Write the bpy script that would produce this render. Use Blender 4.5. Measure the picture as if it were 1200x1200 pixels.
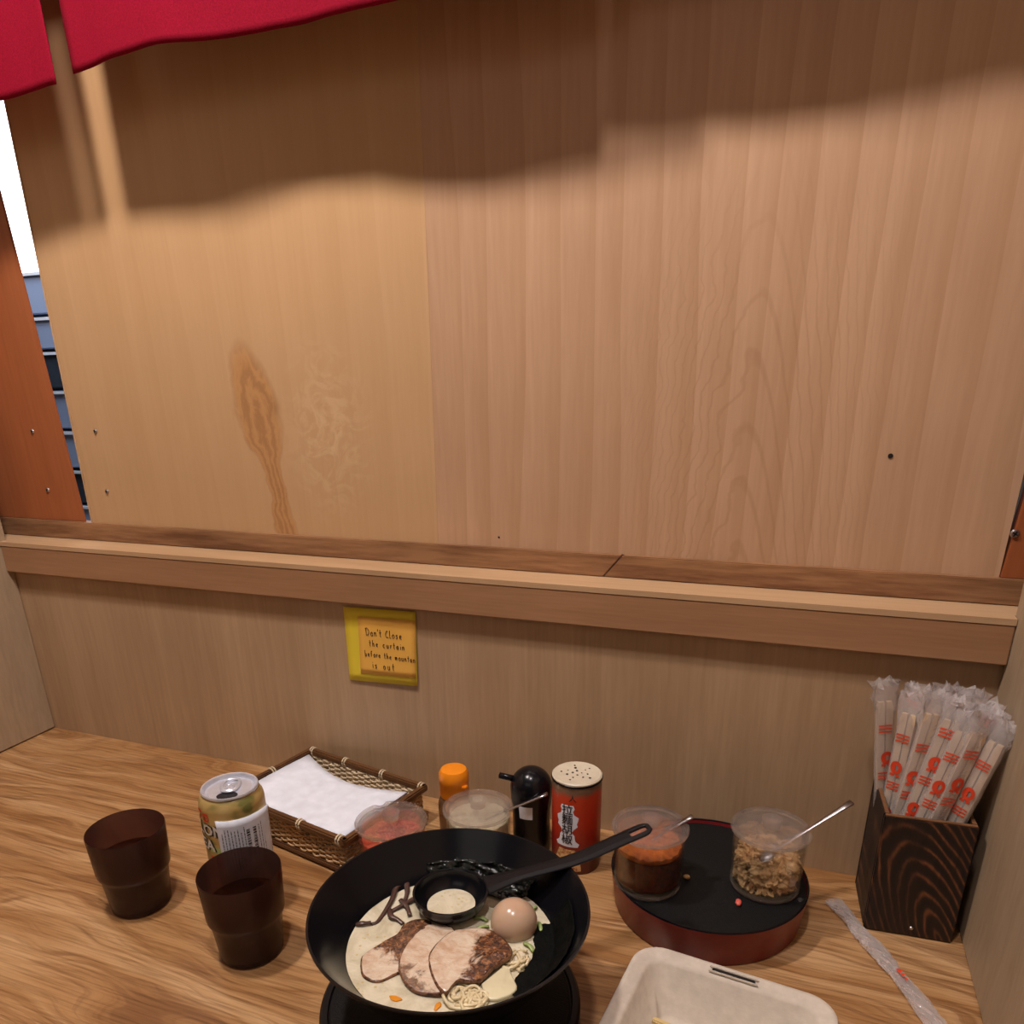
import bpy, bmesh, math, random
from mathutils import Vector, Matrix, noise as mnoise
random.seed(7)
PI = math.pi
S = bpy.context.scene
C = S.collection
for o in list(bpy.data.objects): bpy.data.objects.remove(o)

# ---------------------------------------------------------------- camera
cam = bpy.data.cameras.new('camera'); camo = bpy.data.objects.new('camera', cam); C.objects.link(camo)
cam.sensor_width = 36; cam.lens = 893.71/1200*36
cam.shift_x = 8.71/1200; cam.shift_y = 197.15/1200
cam.clip_start = .01
rr = Vector((0.93471258, 0.3549244, -0.01846818)); uu = Vector((-0.11539417, 0.35222474, 0.92877442)); bb = Vector((0.33614965, -0.86600601, 0.3701851))
m = Matrix((rr, uu, bb)).transposed().to_4x4(); m.translation = Vector((0.9073, -0.6550, 0.4302))
camo.matrix_world = m
S.camera = camo
# ---------------------------------------------------------------- exposure, world, lamps
S.view_settings.view_transform = 'Standard'; S.view_settings.look = 'None'
S.view_settings.gamma = 1; S.view_settings.use_curve_mapping = False
S.view_settings.exposure = 0.0
w = bpy.data.worlds.new('world'); S.world = w; w.use_nodes = True
w.node_tree.nodes['Background'].inputs[0].default_value = (1.0, .80, .72, 1)
w.node_tree.nodes['Background'].inputs[1].default_value = .045
def lamp(name, loc, power, col, rad, target=None, spot=None, blend=.5):
    l = bpy.data.lights.new(name, 'SPOT' if spot else 'POINT'); o = bpy.data.objects.new(name, l); C.objects.link(o)
    o.location = loc; l.energy = power; l.color = col; l.shadow_soft_size = rad
    if spot: l.spot_size = math.radians(spot); l.spot_blend = blend
    if target is not None: o.rotation_euler = (Vector(target)-Vector(loc)).to_track_quat('-Z', 'Y').to_euler()
    return o
lamp('booth_lamp', (.40, -.33, 1.18), 28, (1, .88, .81), .035)
lamp('ceiling_lamp', (.80, -.55, 1.50), 29, (1, .88, .87), .05)
al = bpy.data.lights.new('front_fill', 'AREA'); alo = bpy.data.objects.new('front_fill', al); C.objects.link(alo)  # soft frontal fill added behind the camera, not a real fixture
al.shape = 'RECTANGLE'; al.size = 1.1; al.size_y = .5; al.energy = 1.4; al.color = (1, .86, .80)
alo.location = (.55, -1.9, 1.35); alo.rotation_euler = (Vector((.55, 0, .2))-alo.location).to_track_quat('-Z', 'Y').to_euler()

# ---------------------------------------------------------------- material helpers
def new_mat(name):
    m = bpy.data.materials.new(name); m.use_nodes = True; nt = m.node_tree
    return m, nt, nt.nodes['Principled BSDF']
def setp(p, **k):
    for a, v in k.items():
        n = {'col':'Base Color','rough':'Roughness','metal':'Metallic','trans':'Transmission Weight','ior':'IOR','coat':'Coat Weight','sss':'Subsurface Weight','alpha':'Alpha','spec':'Specular IOR Level','sheen':'Sheen Weight','cr':'Coat Roughness'}[a]
        if a == 'col': v = (*v, 1)
        p.inputs[n].default_value = v
class N:
    def __init__(s, nt): s.nt = nt; s.tc = nt.nodes.new('ShaderNodeTexCoord')
    def new(s, t, **k):
        n = s.nt.nodes.new(t)
        for a, v in k.items(): setattr(n, a, v)
        return n
    def link(s, a, b): s.nt.links.new(a, b)
    def map(s, scale=(1,1,1), rot=(0,0,0), loc=(0,0,0), src=None):
        n = s.new('ShaderNodeMapping'); n.inputs['Scale'].default_value = scale; n.inputs['Rotation'].default_value = rot; n.inputs['Location'].default_value = loc
        s.link(src or s.tc.outputs['Object'], n.inputs[0]); return n.outputs[0]
    def noise(s, vec, scale=1, detail=4, rough=.5, dist=0):
        n = s.new('ShaderNodeTexNoise'); n.inputs['Scale'].default_value = scale; n.inputs['Detail'].default_value = detail
        n.inputs['Roughness'].default_value = rough; n.inputs['Distortion'].default_value = dist
        s.link(vec, n.inputs['Vector']); return n.outputs[0]
    def ramp(s, fac, stops, interp='LINEAR'):
        n = s.new('ShaderNodeValToRGB'); e = n.color_ramp.elements; n.color_ramp.interpolation = interp
        while len(e) < len(stops): e.new(.5)
        for i, (p, c) in enumerate(stops):
            e[i].position = p; e[i].color = (*c, 1) if len(c) == 3 else c
        s.link(fac, n.inputs[0]); return n.outputs[0]
    def mix(s, fac, a, b, mode='MIX'):
        n = s.new('ShaderNodeMix', data_type='RGBA', blend_type=mode)
        for sock, v in ((n.inputs[0], fac), (n.inputs[6], a), (n.inputs[7], b)):
            if isinstance(v, (int, float)): sock.default_value = v
            elif isinstance(v, tuple): sock.default_value = (*v, 1)
            else: s.link(v, sock)
        return n.outputs[2]
    def math(s, op, a, b=0, c=0):
        n = s.new('ShaderNodeMath', operation=op)
        for sock, v in zip(n.inputs, (a, b, c)):
            if isinstance(v, (int, float)): sock.default_value = v
            else: s.link(v, sock)
        return n.outputs[0]
    def bump(s, h, p, strength=.3, dist=.001):
        n = s.new('ShaderNodeBump'); n.inputs['Strength'].default_value = strength; n.inputs['Distance'].default_value = dist
        s.link(h, n.inputs['Height']); s.link(n.outputs[0], p.inputs['Normal'])
def plain(name, col, rough=.5, bump=0, bscale=300, var=0, **k):
    m, nt, p = new_mat(name); setp(p, col=col, rough=rough, **k)
    n = N(nt); v = n.noise(n.map(), bscale, 4)
    if bump: n.bump(v, p, bump, .0006)
    v2 = n.noise(n.map(), bscale*.25, 3)
    d = max(var, .08)
    c = n.ramp(v2, [(.3, tuple(x*(1-d) for x in col)), (.7, tuple(min(1, x*(1+d)) for x in col))])
    n.link(c, p.inputs['Base Color'])
    return m
def sp(t, lo, hi):   # noise-blotched two tone material
    m, nt, p = new_mat(t); n = N(nt); return m, n, p
def wood(name, a, b, grain='z', fine=260, coarse=26, stretch=.05, rough=.45, contrast=1.0, lines=0.0, line_scale=30, line_col=None, bump=.08, off=(0,0,0), blotch=.12, ldist=3.5):
    """a light tone, b dark grain tone"""
    m, nt, p = new_mat(name); n = N(nt); setp(p, rough=rough)
    i = 'xyz'.index(grain)
    def sc(k): v = [k, k, k]; v[i] = k*stretch; return tuple(v)
    f = n.noise(n.map(sc(fine), loc=off), 1, 5, .6)
    g = n.noise(n.map(sc(coarse), loc=off), 1, 4, .55, .6)
    t = n.math('ADD', n.math('MULTIPLY', f, .45), n.math('MULTIPLY', g, .55))
    col = n.ramp(t, [(.5-.14/contrast, b), (.5+.14/contrast, a)])
    big = n.noise(n.map((5, 5, 5), loc=off), 1, 2)
    col = n.mix(1, col, n.ramp(big, [(.3, (1-blotch,)*3), (.7, (1, 1, 1))]), 'MULTIPLY')
    if lines:
        wv = n.new('ShaderNodeTexWave', wave_type='BANDS', bands_direction={'z':'X','x':'Y','y':'X'}[grain], wave_profile='SAW')
        v = [line_scale]*3; v[i] = line_scale*.09
        n.link(n.map(tuple(v), loc=off), wv.inputs['Vector']); wv.inputs['Scale'].default_value = .32
        wv.inputs['Distortion'].default_value = ldist; wv.inputs['Detail'].default_value = 3; wv.inputs['Detail Scale'].default_value = .8
        l = n.ramp(wv.outputs[1], [(.0, (1, 1, 1)), (.6, (.55, .55, .55)), (1, (0, 0, 0))])
        k = n.math('MULTIPLY', n.math('SUBTRACT', 1, l), lines)
        col = n.mix(k, col, line_col or b)
    n.link(col, p.inputs['Base Color'])
    n.bump(f, p, bump, .0006)
    m['n'] = 1
    return m, n, p, col

M = {}
M['panel_low'] = wood('maple_veneer_low', (.50, .335, .195), (.40, .255, .14), 'z', rough=.5, stretch=.06, blotch=.1, lines=.12, line_scale=60, line_col=(.30,.18,.09))[0]
M['ledge'] = wood('ledge_wood', (.42, .225, .115), (.33, .17, .08), 'x', rough=.38, fine=420, stretch=.05)[0]
M['ledge_top'] = wood('ledge_top_wood', (.60, .40, .23), (.50, .31, .165), 'x', rough=.35)[0]
M['rail'] = wood('stained_rail_wood', (.40, .21, .10), (.19, .082, .036), 'x', coarse=50, stretch=.09, contrast=1.3, rough=.35, blotch=.35)[0]
M['post'] = wood('red_post_wood', (.42, .13, .045), (.33, .095, .03), 'z', rough=.4)[0]
M['partition'] = wood('partition_laminate', (.44, .33, .215), (.36, .26, .165), 'z', rough=.55, stretch=.15, blotch=.08, coarse=60)[0]
def counter_mat():
    m, nt, p = new_mat('counter_oak'); n = N(nt); setp(p, rough=.30)
    warp = n.noise(n.map((2.2, 7, 1)), 1, 3, .5)
    base = n.map((1.3, 26, 26))
    va = n.new('ShaderNodeVectorMath', operation='ADD'); n.link(base, va.inputs[0])
    cx_ = n.new('ShaderNodeCombineXYZ'); n.link(n.math('MULTIPLY', warp, 4.2), cx_.inputs[1]); n.link(cx_.outputs[0], va.inputs[1])
    g1 = n.noise(va.outputs[0], 2.0, 5, .55, .25)           # broad figure
    g2 = n.noise(va.outputs[0], 5.5, 4, .6, .1)             # growth lines
    f = n.noise(n.map((14, 420, 60)), 1, 4, .6)             # pores
    col = n.ramp(g1, [(.34, (.31, .145, .048)), (.50, (.45, .245, .10)), (.66, (.58, .355, .17))])
    col = n.mix(n.ramp(g2, [(.38, (.62,)*3), (.50, (0,)*3)]), col, (.20, .085, .03))
    col = n.mix(1, col, n.ramp(f, [(.34, (.66, .62, .58)), (.56, (1, 1, 1))]), 'MULTIPLY')
    n.link(col, p.inputs['Base Color']); n.bump(f, p, .15, .0006); return m
M['counter'] = counter_mat()
def holder_mat():
    m, nt, p = new_mat('burnt_cedar'); n = N(nt); setp(p, rough=.55)
    sk = n.map((1, 1, 1), rot=(0, math.radians(24), 0))
    wv = n.new('ShaderNodeTexWave', wave_type='RINGS', rings_direction='Y', wave_profile='SIN')
    n.link(n.map((1, .12, .30), loc=(-.022, 0, .002), src=sk), wv.inputs['Vector'])
    wv.inputs['Scale'].default_value = 62; wv.inputs['Distortion'].default_value = 3.2; wv.inputs['Detail'].default_value = 3; wv.inputs['Detail Scale'].default_value = 1.2
    f = n.noise(n.map((500, 500, 30)), 1, 4)
    g = n.noise(n.map((40, 40, 12)), 1, 3)
    col = n.ramp(wv.outputs[1], [(.0, (.007, .004, .0035)), (.6, (.020, .008, .005)), (.86, (.085, .030, .012)), (1, (.20, .070, .024))])
    col = n.mix(n.ramp(g, [(.42, (.85,)*3), (.62, (.1,)*3)]), col, (.016, .007, .0045))
    col = n.mix(1, col, n.ramp(f, [(.3, (.6,)*3), (.7, (1.25,)*3)]), 'MULTIPLY')
    n.link(col, p.inputs['Base Color']); n.bump(wv.outputs[1], p, .25, .0008); return m
M['holder'] = holder_mat()
M['holder_rim'] = plain('holder_edge_wood', (.16, .07, .025), .6, var=.3)
M['bamboo_dark'] = wood('smoked_bamboo', (.17, .075, .025), (.07, .028, .012), 'x', fine=300, stretch=.1, rough=.4)[0]
M['bamboo_weave'] = plain('woven_cane', (.52, .34, .17), .5, var=.45, bscale=160, bump=.2)
M['bamboo_pale'] = plain('pale_cane', (.62, .50, .33), .5, var=.2, bscale=160, bump=.2)
M['paper'] = plain('white_paper', (.78, .82, .92), .8, var=.02)
M['black'] = plain('black_lacquer', (.005, .005, .007), .22, bump=.06, bscale=400, spec=.32)
M['black_matt'] = plain('black_plastic', (.006, .006, .008), .36, bump=.12, bscale=700, spec=.28)
M['tray_floor'] = plain('black_pebbled_lining', (.005, .005, .005), .55, bump=.9, bscale=900, spec=.25)
M['red_lacquer'] = plain('red_lacquer', (.20, .012, .014), .35, bump=.1, bscale=600)
M['orange'] = plain('orange_cap_plastic', (.88, .27, .008), .35, var=.04)
M['steel'] = plain('spoon_steel', (.42, .38, .38), .28, metal=1.0)
M['screw'] = plain('screw_steel', (.45, .42, .42), .35, metal=1.0)
M['alu'] = plain('can_aluminium', (.70, .72, .80), .30, metal=.55)
M['dark'] = plain('dark_void', (.006, .006, .008), .5)
M['white_ink'] = plain('white_ink', (.75, .72, .66), .5)
M['black_ink'] = plain('black_ink', (.018, .014, .015), .6)
M['marker'] = plain('brown_marker_ink', (.055, .018, .004), .6)
M['red_ink'] = plain('red_ink', (.72, .06, .02), .45)
M['grey_ink'] = plain('grey_ink', (.13, .12, .14), .6)
M['note_yellow'] = plain('yellow_note', (.78, .60, .035), .75, var=.05, bscale=40)
M['note_orange'] = plain('orange_note', (.85, .46, .075), .75, var=.04, bscale=40)
M['pulp'] = plain('moulded_pulp', (.60, .53, .44), .8, var=.05, bump=.25, bscale=500)
M['stick'] = wood('chopstick_wood', (.76, .58, .38), (.66, .47, .28), 'z', rough=.6)[0]
M['stick_yellow'] = wood('pale_bamboo', (.78, .62, .30), (.66, .48, .2), 'x', rough=.5)[0]
M['egg'] = plain('soft_egg', (.56, .39, .265), .22, var=.05, bscale=60, sss=.25)
M['mushroom'] = plain('wood_ear', (.075, .038, .028), .3, var=.4, bscale=200)
M['nori'] = plain('nori', (.0025, .003, .0025), .7, bump=.8, bscale=500, var=.5, spec=.1)
M['nori_wet'] = plain('wet_nori', (.012, .014, .012), .12, bump=1, bscale=420, var=.5)
M['noodle'] = plain('ramen_noodle', (.74, .62, .38), .25, var=.08, bscale=100)
M['bamboo_shoot'] = plain('pale_cabbage', (.72, .65, .42), .25, var=.1, bscale=120, bump=.3)
M['green'] = plain('spring_onion_green', (.36, .47, .16), .35, var=.3, bscale=200)
M['oil'] = plain('chili_oil', (.72, .27, .02), .08)
M['cream'] = plain('shaker_lid_plastic', (.66, .58, .44), .45, var=.05)
M['tan_crumb'] = plain('fried_crumb', (.50, .30, .12), .6)
M['pink'] = plain('pink_crumb', (.70, .12, .09), .4)
M['flake'] = plain('fried_garlic_flake', (.66, .40, .19), .55, var=.35, bscale=90, bump=.3)
M['kitchen'] = plain('kitchen_steel', (.30, .38, .58), .45, var=.3, bscale=8)
M['kitchen_white'] = plain('kitchen_white_edge', (.75, .8, .9), .4)
M['kitchen_dark'] = plain('kitchen_dark', (.03, .04, .06), .5)

# board: veneer with knot and cathedral figure
def board_mat(name, a, b, left):
    m, n, p, col = wood(name, a, b, 'z', fine=240, coarse=22, stretch=.06, contrast=.9, rough=.42, blotch=.12, lines=.16 if left else .34, line_scale=26 if left else 34, line_col=(.36, .19, .08), ldist=7 if left else 9, off=(0, 0, 0) if left else (.3, 0, .4))
    sep = n.new('ShaderNodeSeparateXYZ'); n.link(n.tc.outputs['Object'], sep.inputs[0])
    X, Z = sep.outputs[0], sep.outputs[2]
    wob = n.noise(n.map((1, 1, 1)), 28, 3)
    wx = n.math('MULTIPLY', n.math('SUBTRACT', wob, .5), .022)
    if left:
        # knot head: ellipse at (.370,.415); stem down to (.393,.28)
        cx = n.math('ADD', .372, n.math('MULTIPLY', n.math('SUBTRACT', .40, Z), .155))
        dx = n.math('ADD', n.math('SUBTRACT', X, cx), wx)
        halfw = n.new('ShaderNodeMapRange', interpolation_type='SMOOTHSTEP'); n.link(Z, halfw.inputs[0])
        for k, v in ((1, .335), (2, .40), (3, .013), (4, .030)): halfw.inputs[k].default_value = v
        dz = n.math('DIVIDE', n.math('MAXIMUM', n.math('SUBTRACT', Z, .405), 0), .068)
        r = n.math('SQRT', n.math('ADD', n.math('POWER', n.math('DIVIDE', dx, halfw.outputs[0]), 2), n.math('POWER', dz, 2)))
        mask = n.ramp(r, [(.72, (1,)*3), (1.05, (0,)*3)])
        ringn = n.noise(n.map((1, 1, .45)), 90, 4, .6, 1.5)
        rs = n.math('SINE', n.math('ADD', n.math('MULTIPLY', r, 14), n.math('MULTIPLY', ringn, 9)))
        inner = n.ramp(n.math('MULTIPLY_ADD', rs, .5, .5), [(0, (.22, .060, .012)), (.5, (.36, .125, .034)), (1, (.46, .21, .07))])
        col = n.mix(n.math('MULTIPLY', mask, .97), col, inner)
        dk = n.new('ShaderNodeVectorMath', operation='DISTANCE'); n.link(n.map((1, 0, .45)), dk.inputs[0]); dk.inputs[1].default_value = (.395, 0, .404*.45)
        col = n.mix(n.ramp(dk.outputs[1], [(.001, (.9,)*3), (.005, (0,)*3)]), col, (.16, .055, .02))
        halo = n.ramp(r, [(1.0, (.5,)*3), (2.6, (0,)*3)])
        col = n.mix(halo, col, (.53, .32, .14))
        # pale curly figure right of the knot
        dq = n.new('ShaderNodeVectorMath', operation='DISTANCE'); n.link(n.map((1, 0, .6)), dq.inputs[0]); dq.inputs[1].default_value = (.455, 0, .38*.6)
        q = n.math('MULTIPLY', n.ramp(dq.outputs[1], [(.0, (1,)*3), (.06, (0,)*3)]), n.ramp(n.noise(n.map((1, 1, 1)), 40, 4, .6, 2), [(.45, (0,)*3), (.62, (1,)*3)]))
        col = n.mix(n.math('MULTIPLY', q, .55), col, (.70, .50, .29))
    else:
        # cathedral arches centred near x=.86
        u = n.math('SUBTRACT', X, n.math('ADD', .86, n.math('MULTIPLY', wx, .8)))
        par = n.math('ADD', n.math('MULTIPLY', n.math('POWER', n.math('ABSOLUTE', u), 1.6), 26), n.math('ADD', Z, n.math('MULTIPLY', wob, .05)))
        s = n.math('SINE', n.math('MULTIPLY', par, 125))
        line = n.ramp(s, [(.70, (0,)*3), (1, (1,)*3)])
        reach = n.ramp(n.math('ABSOLUTE', u), [(.05, (1,)*3), (.13, (0,)*3)])
        zr = n.ramp(Z, [(.45, (1,)*3), (.60, (0,)*3)])
        k = n.math('MULTIPLY', n.math('MULTIPLY', line, reach), n.math('MULTIPLY', zr, .24))
        col = n.mix(k, col, (.30, .15, .065))
    n.link(col, p.inputs['Base Color'])
    return m
M['board_l'] = board_mat('maple_board_left', (.62, .40, .24), (.53, .33, .185), True)
M['board_r'] = board_mat('maple_board_right', (.60, .38, .235), (.50, .30, .175), False)

def cloth_mat():
    m, nt, p = new_mat('red_cotton'); n = N(nt); setp(p, rough=.9, spec=.1)
    f = n.noise(n.map((1, 1, 1)), 900, 2)
    n.link(n.ramp(f, [(.3, (.22, .004, .018)), (.7, (.33, .006, .028))]), p.inputs['Base Color'])
    tr = n.new('ShaderNodeBsdfTranslucent'); tr.inputs[0].default_value = (.3, .004, .015, 1)
    mx = n.new('ShaderNodeMixShader'); mx.inputs[0].default_value = .18
    out = nt.nodes['Material Output']
    n.link(p.outputs[0], mx.inputs[1]); n.link(tr.outputs[0], mx.inputs[2]); n.link(mx.outputs[0], out.inputs[0])
    n.bump(f, p, .2, .0005)
    return m
M['cloth'] = cloth_mat()
def glass(name, col, rough=.03, trans=1.0, bump=0, bscale=400, ior=1.45, clear=.0, fog=0):
    """transmissive; `clear` mixes in straight-through transparency (thin wall), `fog` a diffuse haze"""
    m, nt, p = new_mat(name); n = N(nt); setp(p, col=col, rough=rough, trans=trans, ior=ior)
    if bump: n.bump(n.noise(n.map(), bscale, 2), p, bump, .001)
    out = nt.nodes['Material Output']; sh = p.outputs[0]
    if clear:
        t = n.new('ShaderNodeBsdfTransparent'); t.inputs[0].default_value = (*col, 1)
        mx = n.new('ShaderNodeMixShader'); mx.inputs[0].default_value = clear
        n.link(sh, mx.inputs[1]); n.link(t.outputs[0], mx.inputs[2]); sh = mx.outputs[0]
    if fog:
        d = n.new('ShaderNodeBsdfDiffuse'); d.inputs[0].default_value = (.78, .74, .72, 1)
        mx = n.new('ShaderNodeMixShader'); mx.inputs[0].default_value = fog
        n.link(sh, mx.inputs[1]); n.link(d.outputs[0], mx.inputs[2]); sh = mx.outputs[0]
    n.link(sh, out.inputs[0])
    return m
M['smoke'] = glass('smoky_brown_acrylic', (.24, .135, .115), .05, .85, bump=.22, bscale=800, clear=.42)
M['water'] = glass('water', (.75, .72, .70), .01, 1, clear=.2, ior=1.33)
M['jar_glass'] = glass('jar_glass', (.95, .97, .96), .02, 1, clear=.72)
M['film_clear'] = glass('clear_crinkled_film', (.97, .95, .96), .10, .9, clear=.60, fog=.24, bump=1, bscale=220)
M['lid'] = glass('clear_lid_plastic', (.95, .94, .94), .06, 1, clear=.60, fog=.045)
M['film'] = glass('wrapper_film', (.97, .95, .96), .10, .9, clear=.58, fog=.24, bump=.8, bscale=260)
M['film_crumpled'] = glass('crumpled_film', (.97, .95, .96), .10, .9, clear=.5, fog=.30, bump=1, bscale=260)
def two(name, a, b, scale, lo=.4, hi=.6, rough=.4, bump=.3, dist=0, **k):
    m, nt, p = new_mat(name); n = N(nt); setp(p, rough=rough, **k)
    f = n.noise(n.map(), scale, 5, .6, dist)
    n.link(n.ramp(f, [(lo, a), (hi, b)]), p.inputs['Base Color'])
    if bump: n.bump(f, p, bump, .001)
    return m
M['pork_meat'] = two('pork_meat', (.34, .17, .09), (.62, .44, .29), 120, .35, .6, .16, .25, 1.0)
M['pork_char'] = two('pork_seared', (.035, .012, .006), (.42, .20, .085), 130, .35, .66, .14, .5, .6)
M['pork_fat'] = two('pork_fat', (.66, .52, .38), (.74, .62, .48), 90, .4, .6, .15, .15, .5)
M['pork_rim'] = two('pork_rim', (.05, .016, .008), (.30, .14, .07), 260, .38, .62, .2, .6)
M['chili'] = two('chili_powder', (.26, .05, .008), (.62, .16, .015), 190, .35, .65, .75, .6)
M['chili_deep'] = two('dark_chili_paste', (.035, .008, .005), (.14, .028, .008), 260, .35, .65, .35, .3)
M['ginger'] = two('red_pickled_ginger', (.50, .025, .015), (.85, .16, .08), 160, .35, .65, .3, .5)
M['garlic'] = two('minced_garlic', (.50, .42, .26), (.74, .66, .47), 240, .35, .65, .4, .6)
M['garlic_lid_dust'] = plain('lid_dust', (.6, .55, .45), .7)
def broth_mat():
    m, nt, p = new_mat('tonkotsu_broth'); n = N(nt); setp(p, rough=.10, spec=.5, coat=.4)
    a = n.noise(n.map(), 45, 4, .6, 1.5)
    col = n.ramp(a, [(.3, (.52, .46, .31)), (.55, (.70, .64, .47)), (.75, (.78, .72, .56))])
    sp_ = n.noise(n.map(), 420, 2)
    col = n.mix(n.ramp(sp_, [(.70, (0,)*3), (.78, (.5,)*3)]), col, (.48, .33, .10))
    vo = n.new('ShaderNodeTexVoronoi'); vo.inputs['Scale'].default_value = 230; n.link(n.map(), vo.inputs['Vector'])
    drop = n.math('MULTIPLY', n.ramp(vo.outputs['Distance'], [(.18, (.7,)*3), (.28, (0,)*3)]), n.ramp(n.noise(n.map(), 38, 2), [(.48, (0,)*3), (.60, (1,)*3)]))
    col = n.mix(drop, col, (.52, .40, .13))
    n.link(col, p.inputs['Base Color'])
    n.bump(n.noise(n.map(), 160, 4, .6), p, .5, .0012)
    return m
M['broth'] = broth_mat()
def can_mat():
    m, nt, p = new_mat('gold_can_print'); n = N(nt); setp(p, rough=.35, metal=.25)
    a = n.noise(n.map((1, 1, 1.6)), 42, 2)
    col = n.ramp(a, [(.36, (.20, .20, .055)), (.46, (.50, .35, .12)), (.58, (.58, .42, .17)), (.72, (.50, .44, .12))])
    n.link(col, p.inputs['Base Color']); return m
M['can'] = can_mat()
def pepper_mat():
    m, nt, p = new_mat('red_shaker_print'); n = N(nt); setp(p, rough=.35)
    sep = n.new('ShaderNodeSeparateXYZ'); n.link(n.tc.outputs['Object'], sep.inputs[0])
    z = n.math('ADD', sep.outputs[2], n.math('MULTIPLY', n.math('SUBTRACT', n.noise(n.map(), 90, 3), .5), .012))
    # printed design: grey-tan band on top, orange-red body, dark red foot
    col = n.ramp(n.math('DIVIDE', z, .1), [(.12, (.12, .012, .008)), (.32, (.36, .022, .012)), (.55, (.62, .045, .015)), (.80, (.62, .06, .02)), (.86, (.22, .13, .08)), (.95, (.30, .20, .13))])
    n.link(col, p.inputs['Base Color']); return m
M['pepper'] = pepper_mat()
M['noodle_pic'] = two('noodle_picture_print', (.30, .06, .015), (.72, .46, .20), 190, .4, .55, .4, 0)
M['amber'] = glass('amber_bottle', (.45, .30, .16), .1, .8, clear=.3)

# ---------------------------------------------------------------- geometry helpers
def link(name, me, mat, parent=None, loc=None, smooth=False):
    if isinstance(mat, (list, tuple)):
        for x in mat: me.materials.append(x)
    elif mat: me.materials.append(mat)
    if smooth:
        for p in me.polygons: p.use_smooth = True
    o = bpy.data.objects.new(name, me); C.objects.link(o)
    if parent: o.parent = parent
    if loc is not None: o.location = loc
    return o
def pyd(name, v, f, mat, parent=None, loc=None, smooth=False):
    me = bpy.data.meshes.new(name); me.from_pydata([tuple(x) for x in v], [], f); me.update()
    bm = bmesh.new(); bm.from_mesh(me); bmesh.ops.recalc_face_normals(bm, faces=bm.faces); bm.to_mesh(me); bm.free()
    return link(name, me, mat, parent, loc, smooth)
def bmo(name, bm, mat, parent=None, loc=None, smooth=False):
    me = bpy.data.meshes.new(name); bmesh.ops.recalc_face_normals(bm, faces=bm.faces); bm.to_mesh(me); bm.free()
    return link(name, me, mat, parent, loc, smooth)
def box(name, lo, hi, mat, parent=None, bevel=0.0, loc=None, mx=None, seg=2):
    bm = bmesh.new(); bmesh.ops.create_cube(bm, size=1)
    for v in bm.verts: v.co = Vector([lo[i]+(v.co[i]+.5)*(hi[i]-lo[i]) for i in range(3)])
    if bevel: bmesh.ops.bevel(bm, geom=list(bm.edges), offset=bevel, segments=seg, affect='EDGES')
    if mx: bmesh.ops.transform(bm, matrix=mx, verts=bm.verts)
    return bmo(name, bm, mat, parent, loc)
def lathe(name, prof, mat, parent=None, seg=64, loc=None, smooth=True, fn=None):
    """prof: list of (r, z); r=0 closes"""
    bm = bmesh.new(); rings = []
    for r, z in prof:
        if r < 1e-6: rings.append([bm.verts.new((0, 0, z))])
        else: rings.append([bm.verts.new((r*math.cos(2*PI*i/seg), r*math.sin(2*PI*i/seg), z)) for i in range(seg)])
    for a, b in zip(rings, rings[1:]):
        for i in range(seg):
            j = (i+1) % seg
            if len(a) == 1 and len(b) == 1: continue
            if len(a) == 1: bm.faces.new((a[0], b[i], b[j]))
            elif len(b) == 1: bm.faces.new((a[i], a[j], b[0]))
            else: bm.faces.new((a[i], a[j], b[j], b[i]))
    if fn:
        for v in bm.verts: v.co = fn(v.co)
    o = bmo(name, bm, mat, parent, loc, False)
    me = o.data
    if smooth:
        for p in me.polygons: p.use_smooth = True
        me.set_sharp_from_angle(angle=math.radians(38))
    return o
def tube_into(bm, pts, rad, seg=6, flat=1.0, cap=True):
    pts = [Vector(p) for p in pts]; n = len(pts); rings = []
    up = Vector((0, 0, 1))
    for i, p in enumerate(pts):
        t = (pts[min(i+1, n-1)]-pts[max(i-1, 0)]).normalized()
        a = t.cross(up); a = a.normalized() if a.length > 1e-4 else Vector((1, 0, 0))
        b = a.cross(t).normalized()
        r = rad(i/(n-1)) if callable(rad) else rad
        rings.append([bm.verts.new(p + a*math.cos(2*PI*k/seg)*r + b*math.sin(2*PI*k/seg)*r*flat) for k in range(seg)])
    for A, B in zip(rings, rings[1:]):
        for k in range(seg): bm.faces.new((A[k], A[(k+1) % seg], B[(k+1) % seg], B[k]))
    if cap: bm.faces.new(rings[0][::-1]); bm.faces.new(rings[-1])
def tube(name, pts, rad, mat, parent=None, seg=8, flat=1.0, loc=None):
    bm = bmesh.new(); tube_into(bm, pts, rad, seg, flat); return bmo(name, bm, mat, parent, loc, True)
def smooth_path(pts, k=6):
    P = [Vector(p) for p in pts]; P = [P[0]*2-P[1]]+P+[P[-1]*2-P[-2]]; out = []
    for i in range(1, len(P)-2):
        for s in range(k):
            t = s/k; a, b, c, d = P[i-1:i+3]
            out.append(.5*((2*b)+(c-a)*t+(2*a-5*b+4*c-d)*t*t+(3*b-a-3*c+d)*t**3))
    out.append(P[-2]); return out
def thing(name, label, cat, loc=(0, 0, 0), rz=0, group=None):
    o = bpy.data.objects.new(name, None); C.objects.link(o); o.empty_display_size = .02
    o.location = loc; o.rotation_euler = (0, 0, rz); tag(o, label, cat, group); return o
def tag(o, label, cat, group=None):
    o['label'] = label; o['category'] = cat
    if group: o['group'] = group
    return o
def struct(o, label=None, cat=None):
    o['kind'] = 'structure'
    if label: o['label'] = label
    if cat: o['category'] = cat
    return o
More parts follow.
